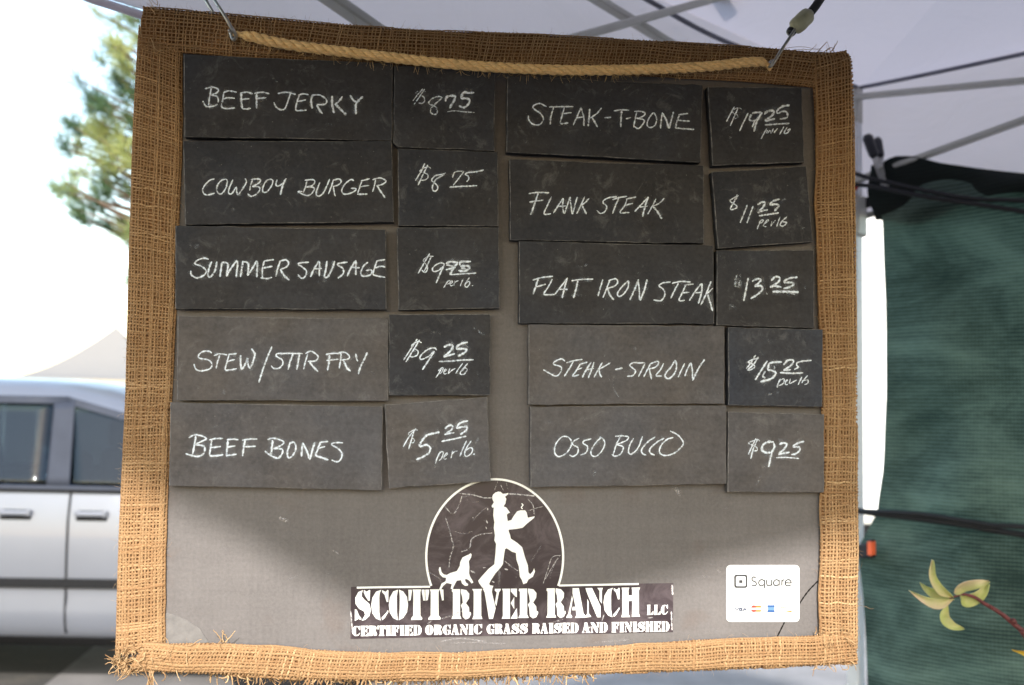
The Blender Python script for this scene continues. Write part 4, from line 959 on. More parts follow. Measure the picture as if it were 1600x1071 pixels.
lines('wordmark', [([(545,300),(515,283),(492,305),(500,335),(540,355),(552,385),(525,408),(488,395)],1), ([(660,335),(625,320),(590,345),(590,385),(620,408),(655,390)],1), ([(665,325),(665,440)],0),
 ([(695,325),(697,380),(715,405),(750,400),(765,380)],1), ([(765,325),(766,405)],0), ([(865,335),(830,322),(795,350),(795,385),(825,408),(860,390)],1), ([(870,325),(870,405)],0), ([(908,325),(908,405)],0), ([(908,350),(925,327),(945,325)],1),
 ([(958,365),(1035,365),(1020,330),(990,322),(960,345),(960,390),(990,408),(1035,395)],1)], 17, 'ink_grey')
lines('card_name', [([(258,715),(280,755),(305,712)],0), ([(320,715),(316,756)],0), ([(357,717),(335,720),(340,733),(352,745),(325,756)],1), ([(365,756),(392,712),(412,756)],0), ([(375,742),(405,742)],0)], 15, 'ink_navy')
def blob(name, polys, mat, k=0):
    V, F = flat([zc(p) for p in polys], .0010 + k * 2e-5, PO); mesh(name, V, F, M[mat], card)
blob('card_logo_red', [[(475,712),(490,690),(515,678),(548,688),(548,713)], [(475,742),(490,766),(515,776),(548,766),(548,742)]], 'ink_red')
blob('card_logo_yellow', [[(548,684),(610,682),(628,712),(548,712)], [(548,744),(628,744),(610,770),(548,770)]], 'ink_yellow')
blob('card_logo_blue', [[(705,678),(808,678),(806,706),(707,706)], [(707,748),(806,748),(808,776),(705,776)]], 'ink_blue')
blob('card_logo_pale', [[(714,706.5),(800,706.5),(800,747.5),(714,747.5)]], 'ink_pale')
blob('card_logo_line', [[(890,708),(1032,712),(1032,720),(890,717)], [(955,770),(1045,750),(1045,776),(955,778)]], 'ink_yellow')

# ------------------------------------------------------------------ rope and its hooks
rp = catmull([(366, 53, .016), (390, 57, .021), (450, 70, .022), (560, 84, .022), (700, 100, .022), (800, 107, .022), (900, 110, .022), (1000, 109, .022), (1100, 104.5, .022), (1165, 98, .022), (1192, 98, .021), (1204, 108, .016)], 40)
rpp = resample(np.array([BP(x, y, o) for x, y, o in rp]), 520)
Tn = np.gradient(rpp, axis=0); Tn /= np.linalg.norm(Tn, axis=1)[:, None]
A_ = np.cross(Tn, [0, 1.0, 0]); A_ /= np.linalg.norm(A_, axis=1)[:, None]; B_ = np.cross(Tn, A_)
s_ = np.linspace(0, np.linalg.norm(np.diff(rpp, axis=0), axis=1).sum(), 520); ph = s_ / .030 * 2 * np.pi
taper = np.clip(np.minimum(np.arange(520), np.arange(520)[::-1]) / 14.0, .55, 1.0)
strands = np.array([rpp + (A_ * np.cos(ph + k * 2.0944)[:, None] + B_ * np.sin(ph + k * 2.0944)[:, None]) * (.0025 * taper)[:, None] for k in range(3)])
g = np.random.default_rng(3)
V1, F1, i1 = tubes(strands, np.array([.0031 * taper * (1 + .05 * np.sin(ph * 3.1 + k))for k in range(3)]), 10, np.array([.05, 1, .03]))
RO = rpp[260]
rope = quadmesh('jute_rope', V1 - RO, F1, M['rope'], None, True); rope.location = RO
tag(rope, 'thick tan twisted rope sagging across the top of the board', 'rope')
hs = []
for i in range(420):
    k = g.integers(3, 517); d = A_[k] * g.normal() + B_[k] * g.normal() + Tn[k] * g.normal(0, .8); d /= np.linalg.norm(d)
    if i % 3 == 0: d = d * .5 + np.array([0, 0, -.8])
    q = rpp[k] + d * .0052; path = [q.copy()]; bend = g.normal(0, .5, 3)
    for j in range(8):
        d = d + bend * .25; d /= np.linalg.norm(d); q = q + d * g.uniform(.0006, .0015); path.append(q.copy())
    hs.append(path)
V, F, _i = tubes(np.array(hs), np.linspace(.00014, .00006, 9)[None, :], 4, np.array([.1, 1, .07]))
tag(quadmesh('rope_fibres', V - RO, F, M['rope'], rope), kind='stuff')
def hooked_cord(name, label, hook_px, cord_px, clip):
    p0 = BP(*hook_px[0])
    o = empty(name, p0); tag(o, label, 'bungee cord', 'bungee cords holding up the board')
    mb = MB(); mb.tube(catmull([BP(*p) for p in hook_px], 8) - p0, .0017, 10); mb.build('hook', M['steel'], o, True)
    mb = MB(); mb.tube(catmull([BP(*p) if len(p) == 3 else p[0] for p in cord_px], 8) - p0, .0047, 12); mb.build('elastic_cord', M['black_cord'], o, True)
    return o, p0
def knuckle(o, p0, a, b, r, mat, name):
    a = BP(*a) - p0; b = BP(*b) - p0; mb = MB()
    t = np.linspace(0, 1, 9); prof = np.array([.55, .9, 1, 1, .97, 1, .98, .85, .5]) * r
    mb.tube(np.array([a + (b - a) * x for x in t]), prof, 8); mb.build(name, M[mat], o, True)
o, p0 = hooked_cord('bungee_cord', 'dark bungee cord with open wire hook at the left end of the rope',
    [(333, 20, .010), (320, -2, .004), (310, -22, -.02)], [(310, -22, -.02), (296, -60, -.06), (270, -150, -.16)], None)
mb = MB(); mb.tube(catmull([BP(*p) for p in [(342, 11, .026), (352, 27, .028), (361, 43, .027), (366, 50, .024), (369, 58, .018), (364, 62, .012), (360, 52, .010), (358, 47, .012)]], 8) - p0, .0018, 10); mb.build('hook', M['steel'], o, True)
mb = MB(); mb.tube(catmull([BP(*p) for p in [(342, 11, .026), (335, 0, .020), (322, -20, .0), (310, -22, -.02)]], 8) - p0, .0016, 8); mb.build('hook_wire', M['steel'], o, True)
knuckle(o, p0, (316, -8, -.005), (306, -34, -.035), .008, 'black_plastic', 'end_cap')
o, p0 = hooked_cord('bungee_cord', 'black bungee cord with yellowed toggle and wire hook at the right end of the rope',
    [(1246, 40, .018), (1236, 56, .022), (1220, 80, .026), (1207, 101, .026), (1202, 104, .020), (1203, 98, .012), (1208, 95, .010)], [(1252, 30, .016), (1268, 18, .012), (1290, -14, .0), (1330, -80, -.03), (1400, -210, -.12)], None)
knuckle(o, p0, (1240, 46, .018), (1266, 20, .013), .0095, 'beige_plastic', 'toggle')
knuckle(o, p0, (1232, 54, .014), (1246, 40, .015), .0055, 'black_plastic', 'cord_end')

# ------------------------------------------------------------------ ground
gv = [(-150, -150, 0), (150, -150, 0), (150, 150, 0), (-150, 150, 0)]
tag(mesh('ground', gv, [(0, 1, 2, 3)], M['ground']), 'grey asphalt of the market lot', None, None, 'structure')

tag(mesh('pavement', [(-1.9, 2.6, .004), (9, 2.6, .004), (9, 14, .004), (-1.9, 14, .004)], [(0, 1, 2, 3)], M['concrete']), 'pale concrete paving behind the stall', None, None, 'structure')
# ------------------------------------------------------------------ the canopy over the stall
DC = 2.8
EV = DP(1340, 140, DC); HM = DP(1340, 342, DC); C0 = np.array([EV[0], EV[1], 0]); ZE = EV[2]; ZH = HM[2]
d_ = ray(150, 1); LFT = CAM + d_ * ((ZH - CAM[2]) / d_[2])
U_ = (LFT - C0) * [1, 1, 0]; U_ /= np.linalg.norm(U_); V_ = np.array([-U_[1], U_[0], 0]);
if V_[0] < 0: V_ = -V_
SZ = 2.3; SV = 3.0
def T(a, b, z): return C0 + U_ * a + V_ * b + np.array([0, 0, z])
tent = empty('canopy_tent', C0)
tag(tent, 'white pop-up canopy overhead with grey folding truss poles, sheltering the board', 'canopy tent')
def grid(nu, nv, fn): return [fn(i / (nu - 1), j / (nv - 1)) for i in range(nu) for j in range(nv)], [(i * nv + j, (i + 1) * nv + j, (i + 1) * nv + j + 1, i * nv + j + 1) for i in range(nu - 1) for j in range(nv - 1)]
RISE = .42
apex = T(SZ / 2, SV / 2, ZE + RISE)
cor = [T(0, 0, ZE), T(SZ, 0, ZE), T(SZ, SV, ZE), T(0, SV, ZE)]
for k in range(4):
    a, b = cor[k], cor[(k + 1) % 4]
    def rf(s, t, a=a, b=b):
        e = a + (b - a) * s; p = e + (apex - e) * t
        p[2] = ZE + RISE * (t ** 1.12) - .035 * math.sin(math.pi * s) * math.sin(math.pi * min(1, t * 1.1)) * (1 - t)
        p[2] += .02 * math.sin(9 * s + 7 * t) * (1 - t) * t * math.sin(math.pi * s)
        return p - C0
    v, f = grid(25, 17, rf); mesh('roof_panel', v, f, M['canvas_roof' if k in (0, 3) else 'light_blocker'], tent, True)  # two unseen panels made dark so less light reaches the board
# hems; then the board's shade line, which shapes the added flap
edge = [(190,742),(258,786),(330,817),(400,852),(470,895),(540,932),(600,955),(700,968),(800,962),(900,945),(1000,918),(1100,888),(1200,866),(1280,850),(1340,838)]
def valance(a, b, hem, nrm, amp=.012, ph=0.0, mat='canvas'):
    def fn(s, t):
        p = a + (b - a) * s; L = np.linalg.norm(b - a); z1 = hem(s * L)
        w = amp * (math.sin(11 * s + ph) + .6 * math.sin(27 * s + 2 * ph)) * t * min(1, 12 * s, 12 * (1 - s))
        p = p + nrm * w; p[2] = ZE + .003 + (z1 - ZE - .003) * t
        return p - C0
    v, f = grid(70, 7, fn); return mesh('valance', v, f, M[mat], tent, True)
valance(cor[0], cor[1], lambda l: ZH - .004 * math.sin(l * 5), -V_, .010, .4)
valance(cor[0], cor[3], lambda l: ZH, -U_, .010, 1.2)
valance(cor[3], cor[2], lambda l: ZH, V_, .010, 2.2)
valance(cor[1], cor[2], lambda l: ZH + .04, U_, .006, 3.0, 'light_blocker')  # unseen sun side made opaque so it casts no glow inward
# dark awning added out of view; its lower edge is shaped to shade the board
AY = -.80
ha = []; hz = []
for x, y in edge:
    B = BP(x, y, 0); q = B + SUN * ((AY - B[1]) / SUN[1]); ha.append(q[0]); hz.append(q[2])
aw = empty('added_awning', (0, AY, 0)); tag(aw, 'dark flap added out of view to shade the board', 'awning')
def drop(s, t):
    x = -1.15 + 2.95 * s; z1 = float(np.interp(x, ha, hz)); return (x, .008 * math.sin(14 * s) * t, ZE - .01 + (z1 - ZE + .01) * t)
v, f = grid(120, 8, drop); mesh('drop_flap', v, f, M['light_blocker'], aw, True)
q0 = cor[1] + U_ * .02 - [0, AY, 0]; q1 = T(SZ + .02, 1.30, ZE) - [0, AY, 0]
mesh('top_sheet', [(-1.15, 0, ZE - .01), tuple(q0 + [0, 0, -.004]), tuple(q1 + [0, 0, -.004]), (float(q1[0]), 0, ZE - .01)], [(0, 1, 2, 3)], M['light_blocker'], aw)
for xx in (-1.15, 1.80):
    mb = MB(); mb.tube([(xx, .02, 0), (xx, .02, ZE)], .014, 12); mb.build('pole', M['grey_metal'], aw, True)
def pole(name, a, b, w, mat='grey_metal', h=None):
    mb = MB(); mb.bar(np.array(a) - C0, np.array(b) - C0, w, h or w, 0, w * .12); return mb.build(name, M[mat], tent)
for a_, b_ in ((0, 0), (SZ, 0), (SZ, SV), (0, SV)):
    mb = MB(); o_ = U_ * (.03 if a_ == 0 else -.03) + V_ * (.03 if b_ == 0 else -.03)
    p = T(a_, b_, 0) + o_ - C0 - (RH * .024 if a_ + b_ == 0 else 0); rz = math.atan2(U_[1], U_[0])
    mb.box(p + [0, 0, ZE / 2 - .02], (.034, .034, ZE - .05), rz, 0, .004)
    mb.box(p + [0, 0, .6], (.028, .028, 1.1), rz, 0, .003); mb.box(p + [0, 0, .006], (.10, .10, .010), rz, 0, .002)
    mb.build('leg', M['white_metal'], tent)
    mb = MB(); mb.box(p + [0, 0, ZE - .06], (.038, .038, .10), rz, 0, .006); mb.build('corner_bracket', M['grey_metal'], tent)
    mb = MB(); mb.box(p + [0, 0, ZE - .36], (.052, .052, .11), rz, 0, .006); mb.build('corner_bracket', M['grey_metal'], tent)
# eave bars and scissor trusses; pin: put a pole where the photograph shows it, on the inner face of that side
inL = T(0, .05, 0); inB = T(.06, 0, 0)
def onL(x, y, o=0.0): return PP(x, y, inL + V_ * o, V_)
def onB(x, y, o=0.0): return PP(x, y, inB + U_ * o, U_)
pole('truss_bar', onL(470, -34), onL(700, 125), .030, h=.016)
pole('truss_bar', onL(880, -33), onL(1180, 150), .022, h=.014)
pole('truss_bar', onL(1150, -11, .03), onL(760, 98, .03), .026, h=.016)
pole('truss_bar', onB(1338, 152), onB(1760, 111), .024, h=.014)
pole('truss_bar', onB(1334, 284, .03), onB(1760, 130, .03), .024, h=.014)
for b0 in (0.05, 1.05):
    pole('truss_bar', T(b0, 2.94, ZE - .35), T(b0 + 1.2, 2.94, ZE - .04), .022, h=.014); pole('truss_bar', T(b0, 2.92, ZE - .04), T(b0 + 1.2, 2.92, ZE - .35), .022, h=.014)
mb = MB(); ev = [onB(1336, 139, -.02) - C0, onB(1470, 112, -.02) - C0, onB(1760, 50, -.02) - C0]; mb.tube(catmull(ev, 8), .0055, 8); mb.build('eave_cord', plain('eave_piping', (.16, .16, .20), .7), tent, True)
mb = MB(); ev = [onL(1338, 136, -.02) - C0, onL(1145, 70, -.02) - C0, onL(1010, -1, -.02) - C0, onL(905, -66, -.02) - C0]; mb.tube(catmull(ev, 8), .0055, 8); mb.build('eave_cord', bpy.data.materials['eave_piping'], tent, True)
mb = MB(); ev = [BP(150, 0) * 0 + PP(60, -32, T(0, -.006, 0), V_) - C0, PP(150, 1, T(0, -.006, 0), V_) - C0, PP(225, 25, T(0, -.006, 0), V_) - C0]
mb.tube(np.array(ev), .006, 8); mb.build('hem_binding', M['canvas'], tent, True)
# strap and stop at the corner
mb = MB(); mb.bar(DP(1322, 325, 2.74), DP(1380, 311, 2.72), .004, .028); mb.build('strap', M['black_cord']).name
st = bpy.data.objects['strap']; st.name = 'webbing_strap'; tag(st, 'short flat black webbing strap wrapped round the canopy corner leg', 'strap')
mb = MB(); mb.bar(DP(1322, 346, 2.76) - C0, DP(1382, 330, 2.74) - C0, .012, .016, 0, .002); mb.build('truss_bar', M['grey_metal'], tent)
mb = MB(); mb.bar(DP(1322, 293, 2.70) - C0, DP(1340, 291, 2.70) - C0, .018, .020, 0, .004); mb.build('release_pin', M['red'], tent)

# ------------------------------------------------------------------ shade net
NP = T(.085, 0, 0)
def onN(x, y, o=0.0): return PP(x, y, NP + U_ * o, U_)
netroot = empty('shade_net', T(.085, .3, .02)); NO = np.array(netroot.location)
tag(netroot, 'wrinkled dark green shade net hung from the canopy bar as a side wall', 'shade net')
tl = [(1364, 262), (1385, 255), (1402, 246), (1430, 246), (1476, 257), (1540, 265), (1600, 271), (1700, 280), (1850, 296)]
tp = [onN(*p) for p in tl]; ta = np.array([np.dot(p - C0, V_) for p in tp]); tz = np.array([p[2] for p in tp])
el = [(1368, 265), (1378, 345), (1383, 470), (1384, 620), (1378, 740), (1371, 800), (1355, 830), (1345, 852), (1344, 880), (1349, 930), (1354, 1000), (1357, 1071), (1360, 1200)]
ep = [onN(*p) for p in el]; ez = np.array([p[2] for p in ep])[::-1]; ea = np.array([np.dot(p - C0, V_) for p in ep])[::-1]
def wr(a, z):
    w = .032 * math.sin(5.2 * a + 1.1 * z + .6) + .017 * math.sin(13 * a - 2.1 * z) + .010 * math.sin(21 * a + 5 * z + 1)
    # folds fanning from the pinned corners
    for (a0, z0, k, am) in ((.02, 1.25, 9, .020), (.05, ZH, 7, .018), (1.1, 1.2, 8, .014)):
        th = math.atan2(z - z0, a - a0 + .15); r = math.hypot(z - z0, a - a0 + .15); w += am * math.sin(k * th) * math.exp(-r * 1.1)
    w += .010 * math.exp(-((z - 1.16 - .08 * a) / .05) ** 2)
    return w
def netfn(s, t):
    a = 1.62 * s; zt = float(np.interp(a, ta, tz)); z = zt + (.03 - zt) * t
    al = float(np.interp(z, ez, ea)); aa = al + (1.62 - al) * s
    zt = float(np.interp(aa, ta, tz)); z = zt + (.03 - zt) * t
    p = NP + V_ * aa; p[2] = z; return p + U_ * wr(aa, z) * min(1, t * 6) * min(1, .15 + s * 9)
v, f = grid(120, 170, netfn); v = np.array(v)
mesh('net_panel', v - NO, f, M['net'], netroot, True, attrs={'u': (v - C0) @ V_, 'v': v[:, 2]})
lo = [onN(x, y) for x, y in [(1376, 346), (1420, 346), (1450, 337), (1500, 320), (1560, 305), (1600, 299), (1700, 300), (1850, 310)]]
la = np.array([np.dot(p - C0, V_) for p in lo]); lz = np.array([p[2] for p in lo])
ft = [onN(x, y) for x, y in [(1362, 262), (1385, 255), (1402, 246), (1430, 246), (1476, 257), (1540, 266), (1600, 273), (1700, 282), (1850, 298)]]
fa = np.array([np.dot(p - C0, V_) for p in ft]); fz = np.array([p[2] for p in ft])
def flap(s, t):
    a = ta[0] + .004 + (1.6 - ta[0]) * s; z0 = float(np.interp(a, fa, fz)); z1 = float(np.interp(a, la, lz)) + .006 * math.sin(23 * a)
    z = z0 + (z1 - z0) * t; p = NP + V_ * a; p[2] = z; return p + U_ * (wr(a, z) * min(1, t * 2) + .018 + .012 * math.sin(math.pi * t))
v, f = grid(90, 14, flap); v = np.array(v)
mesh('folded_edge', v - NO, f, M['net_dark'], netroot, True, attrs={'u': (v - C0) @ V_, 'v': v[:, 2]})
def cord(label, pts, r, grp=None, tw=0.0):
    P = resample(catmull([onN(x, y, .06 + o) for x, y, o in pts], 16), 120)
    o = P[0].copy(); mb = MB(); mb.tube(P - o, r, 8)
    c = mb.build('elastic_cord', M['black_cord'], None, True); c.location = o; return tag(c, label, 'elastic cord', grp)
G_ = 'black elastic cords holding the net'
cord('upper of two thin black cords across the folded top of the net', [(1332, 270, -.01), (1353, 277, .0), (1376, 283, .01), (1505, 309, .012), (1600, 314, .0), (1800, 325, 0)], .0055, G_)
cord('lower of two thin black cords across the folded top of the net', [(1332, 288, -.01), (1373, 293, .012), (1443, 307, .014), (1530, 320, .012), (1600, 331, .0), (1800, 360, 0)], .0060, G_)
P = [(1328, 796, -.02), (1372, 803, .015), (1440, 811, .016), (1500, 819, .014), (1560, 830, .0), (1600, 836, .0), (1800, 866, 0)]
cord('thicker black cord stretched across the middle of the net', P, .0075, G_)
cord('thinner black cord crossing over the thicker one at the middle of the net', [(1328, 798, -.02), (1372, 800, .022), (1440, 804, .026), (1500, 813, .027), (1550, 821, .02), (1600, 824, .012), (1800, 846, 0)], .0058, G_)
# orange clip on its black tab
p0 = onN(1361, 857, .05); clip = empty('orange_clip', p0); tag(clip, 'small orange plastic clip on a black tab at the edge of the net', 'clip')
mb = MB(); mb.bar(onN(1361.5, 846, .055) - p0, onN(1362, 868, .055) - p0, .022, .014, 0, .003); mb.build('clip_body', M['orange'], clip)
mb = MB(); mb.bar(onN(1338, 862, .035) - p0, onN(1357, 860, .05) - p0, .012, .034, 0, .003); mb.bar(onN(1336, 852, .03) - p0, onN(1339, 872, .03) - p0, .02, .02, 0, .003)
mb.bar(onN(1362, 843, .045) - p0, onN(1363, 872, .045) - p0, .027, .008, 0, .002); mb.build('tab', M['black_plastic'], clip)
# spring clamp
p0 = onN(1376, 268, .03); cl = empty('spring_clamp', p0); tag(cl, 'metal spring clamp with black grips biting the corner of the net', 'clamp')
def cyl(name, a, b, r0, r1, mat, k=12):
    a = np.array(a) - p0; b = np.array(b) - p0; mb = MB(); t = np.linspace(0, 1, 8)
    r = r0 + (r1 - r0) * t; r[0] *= .6; r[-1] *= .75
    mb.tube(np.array([a + (b - a) * x for x in t]), r, k); return mb.build(name, M[mat], cl, True)
cyl('grip', onN(1354, 211, .075), onN(1367, 246, .065), .014, .013, 'black_plastic'); cyl('grip', onN(1371, 216, .02), onN(1375, 247, .03), .011, .012, 'black_plastic')
def lever(pts, w, n='lever'):
    mb = MB(); Q = [onN(*q) - p0 for q in pts]
    for a, b in zip(Q, Q[1:]): mb.bar(a, b, w, .004, 0, .001)
    mb.build(n, M['steel'], cl)
lever([(1365, 240, .065), (1371, 258, .055), (1377, 275, .045), (1383, 292, .035)], .022); lever([(1374, 243, .03), (1374, 258, .035), (1378, 275, .025), (1384, 292, .03)], .020)
mb = MB(); mb.tube(np.array([onN(1374, 262, .02), onN(1376, 262, .065)]) - p0, .008, 10); mb.build('spring', M['steel'], cl, True)

# ------------------------------------------------------------------ potted sprig at the right
SD = 1.5
z7 = lambda x, y, o=0.0: DP(1400 + x / 5.075, 860 + y / 5.075, SD + o)
pot_xy = LP(.98, 1.55, 0); PL = np.array(pot_xy)
plant = empty('potted_shrub', PL); tag(plant, 'red-stemmed plant sprig with pale green and pinkish leaves before the green net', 'plant')
stem_pts = [z7(400, 395), z7(470, 366), z7(540, 351), z7(620, 372), z7(700, 422), z7(830, 500), z7(940, 590), z7(1010, 655), z7(1130, 860, .01), z7(1260, 1150, .02), LP(.93, 1.54, .62), LP(.97, 1.55, .30)]
P = catmull(stem_pts, 10); n = len(P); mb = MB(); mb.tube(P - PL, np.interp(np.arange(n), [0, 25, 60, n], [.0009, .0022, .0034, .006]), 10)
for (x, y, r) in ((930, 560, .0042), (1005, 650, .0042), (760, 455, .003)): mb.tube(np.array([z7(x - 18, y - 14, -.003), z7(x, y, -.004), z7(x + 18, y + 18, -.003)]) - PL, [r * .6, r, r * .6], 8)
mb.build('stem', M['stem'], plant, True)
def leaf(pts, w, curl, mat='leaf', tone=(0, 1), up=1):
    C = catmull(pts, 10); C = resample(C, 22); n = len(C); Tt = np.gradient(C, axis=0); Tt /= np.linalg.norm(Tt, axis=1)[:, None]
    S_ = np.cross(Tt, fwd); S_ /= np.linalg.norm(S_, axis=1)[:, None]; V = []; tn = []
    for i in range(n):
        t = i / (n - 1); ww = w * .46 * (math.sin(math.pi * min(1, t ** .85 * .985 + .012)) ** .95) * (1.1 - .2 * t)
        for k in range(-4, 5):
            q = k / 4; off = S_[i] * ww * q - fwd * (curl * w * (q * q) * .5) + fwd * (.003 * math.sin(7 * t + q))
            V.append(C[i] + off - PL); tn.append(tone[0] + (tone[1] - tone[0]) * (q * .5 + .5) + .05 * (k == 0))
    F = [(i * 9 + k, (i + 1) * 9 + k, (i + 1) * 9 + k + 1, i * 9 + k + 1) for i in range(n - 1) for k in range(8)]
    o = mesh('leaf', V, F, M[mat], plant, True, attrs={'tone': tn}); sm_ = o.modifiers.new('thickness', 'SOLIDIFY'); sm_.thickness = .0006; return o
px = SD / FPX / 5.075
leaf([z7(440, 372), z7(345, 310, -.01), z7(280, 200, -.015), z7(288, 78, -.02)], 78 * px, .5, tone=(.0, .65))
leaf([z7(410, 386), z7(310, 350, .01), z7(235, 305, .015), z7(192, 258, .02)], 78 * px, .4, tone=(.0, .2))
leaf([z7(450, 388), z7(350, 425, -.01), z7(230, 395, -.02), z7(108, 322, -.02)], 82 * px, .5, tone=(.15, .95))
leaf([z7(405, 430), z7(385, 530, -.01), z7(430, 590, -.012), z7(535, 618, -.01)], 80 * px, .5, tone=(.0, .3))
leaf([z7(465, 345), z7(540, 290, -.012), z7(640, 262, -.02), z7(735, 245, -.02)], 96 * px, .4, tone=(.1, .9))
leaf([z7(505, 360), z7(560, 395, .01), z7(640, 360, .012), z7(725, 262, .01)], 120 * px, .5, tone=(.0, .35))
leaf([z7(1180, 900), z7(1100, 850), z7(1010, 815, -.01), z7(925, 793, -.01)], 62 * px, .3, 'leaf_yellow', (.2, .9))
leaf([z7(1040, 690), z7(1030, 670, -.005), z7(1010, 655, -.006)], 40 * px, .3, 'leaf', (.2, .6))
for k in range(9):
    a = k * .9; b = np.array(LP(.95 + .03 * math.cos(a), 1.545, .75 - .04 * k)); e = b + np.array([math.cos(a) * .07, math.sin(a) * .07, .02])
    leaf([b, (b + e) / 2 + [0, 0, .015], e], .03, .4, 'leaf', (.0, .5))
mb = MB(); k = 32; prof = [(.0, .10), (.10, .10), (.13, .27), (.142, .27), (.142, .31), (.128, .31), (.125, .28)]
for i, (r, z) in enumerate(prof): pass
rv = [(max(r, .0005) * math.cos(2 * math.pi * j / k), max(r, .0005) * math.sin(2 * math.pi * j / k), z - .10) for r, z in prof for j in range(k)]
rf_ = [(i * k + j, i * k + (j + 1) % k, (i + 1) * k + (j + 1) % k, (i + 1) * k + j) for i in range(len(prof) - 1) for j in range(k)]
mesh('pot', rv, rf_, M['terracotta'], plant, True)
mesh('soil', [(.124 * math.cos(2 * math.pi * j / k), .124 * math.sin(2 * math.pi * j / k), .185 + .004 * (j % 3)) for j in range(k)], [tuple(range(k))], M['soil'], plant)

# ------------------------------------------------------------------ the parked minivan
VD = 5.3; VLAT = -2.61
VO = LP(VLAT, VD + .955, 0); van = empty('parked_minivan', VO, math.atan2(RH[1], RH[0]))
tag(van, 'silver minivan with dark windows parked behind the board', 'minivan')
XT = [-2.42, -2.3, -2.0, -.3, .0, .2, .4, .6, 1.0, 1.4, 2.05, 2.3, 2.42]; ZT = [1.25, 1.56, 1.63, 1.64, 1.635, 1.62, 1.585, 1.525, 1.31, 1.09, .97, .84, .62]
HALF = [(.86, .24), (.93, .30), (.952, .36), (.962, .44), (.950, .50), (.956, .56), (.958, .72), (.952, .90), (.925, 1.03), (.835, 1.27), (.745, 1.50), (.68, 1.575), (.52, 1.615), (.25, 1.635), (.0, 1.64)]
def half(x):
    tp = float(np.interp(x, XT, ZT)); f = (tp - 1.03) / .61; taper = float(np.interp(x, [-2.42, -2.25, 1.9, 2.42], [.90, 1, 1, .80])); o = []
    for y, z in HALF:
        if f > .08:
            if z > 1.03: z2 = 1.03 + (z - 1.03) * f; y2 = .925 + (y - .925) * (f if z < 1.55 else f) if y > .6 else y * (1 + .25 * (1 - f))
            else: z2, y2 = z, y
        else:
            z2 = .24 + (z - .24) * (tp - .24) / 1.40 if z > 1.03 else min(z, .24 + (z - .24) * min(1, (tp - .24) / .84)); y2 = y if z <= 1.03 else y * 1.2
            y2 = min(y2, .93)
        o.append((y2 * taper, z2))
    return o
xs = np.array(sorted(set(list(np.linspace(-2.42, 2.42, 45)) + XT))); V = []; 
for x in xs:
    h = half(x); V += [(x, -y, z) for y, z in h] + [(x, y, z) for y, z in h[-2::-1]]
m = 2 * len(HALF) - 1; F = [(i * m + j, i * m + j + 1, (i + 1) * m + j + 1, (i + 1) * m + j) for i in range(len(xs) - 1) for j in range(m - 1) if not (-2.0 < (xs[i] + xs[i + 1]) / 2 < .62 and j in (8, 9, m - 2 - 9, m - 2 - 8))]
F += [tuple(range(m))[::-1], tuple((len(xs) - 1) * m + j for j in range(m))]; F += [(i * m, (i + 1) * m, (i + 1) * m + m - 1, i * m + m - 1) for i in range(len(xs) - 1)]
mesh('body', V, F, M['paint'], van, True)
def sidept(x, z, side=-1, o=.006):
    y = .925 - .18 * (z - 1.03) / .47 if z > 1.03 else float(np.interp(z, [p[1] for p in HALF[:9]], [p[0] for p in HALF[:9]]))
    return (x, side * (y + o), z)
def panel(name, pts, mat, side=-1, o=.006):
    V = []; F = []; n = 10
    (xa, za), (xb, zb), (xc, zc_), (xd, zd) = pts       # bottom-left, bottom-right, top-right, top-left
    for i in range(n + 1):
        for j in range(n + 1):
            s, t = i / n, j / n; x = (xa + (xb - xa) * s) * (1 - t) + (xd + (xc - xd) * s) * t; z = (za + (zb - za) * s) * (1 - t) + (zd + (zc_ - zd) * s) * t
            V.append(sidept(x, z, side, o))
    F = [(i * 11 + j, (i + 1) * 11 + j, (i + 1) * 11 + j + 1, i * 11 + j + 1) for i in range(n) for j in range(n)]
    ob = mesh(name, V, F, M[mat], van, True); md = ob.modifiers.new('thickness', 'SOLIDIFY'); md.thickness = .006; md.offset = 0; return ob
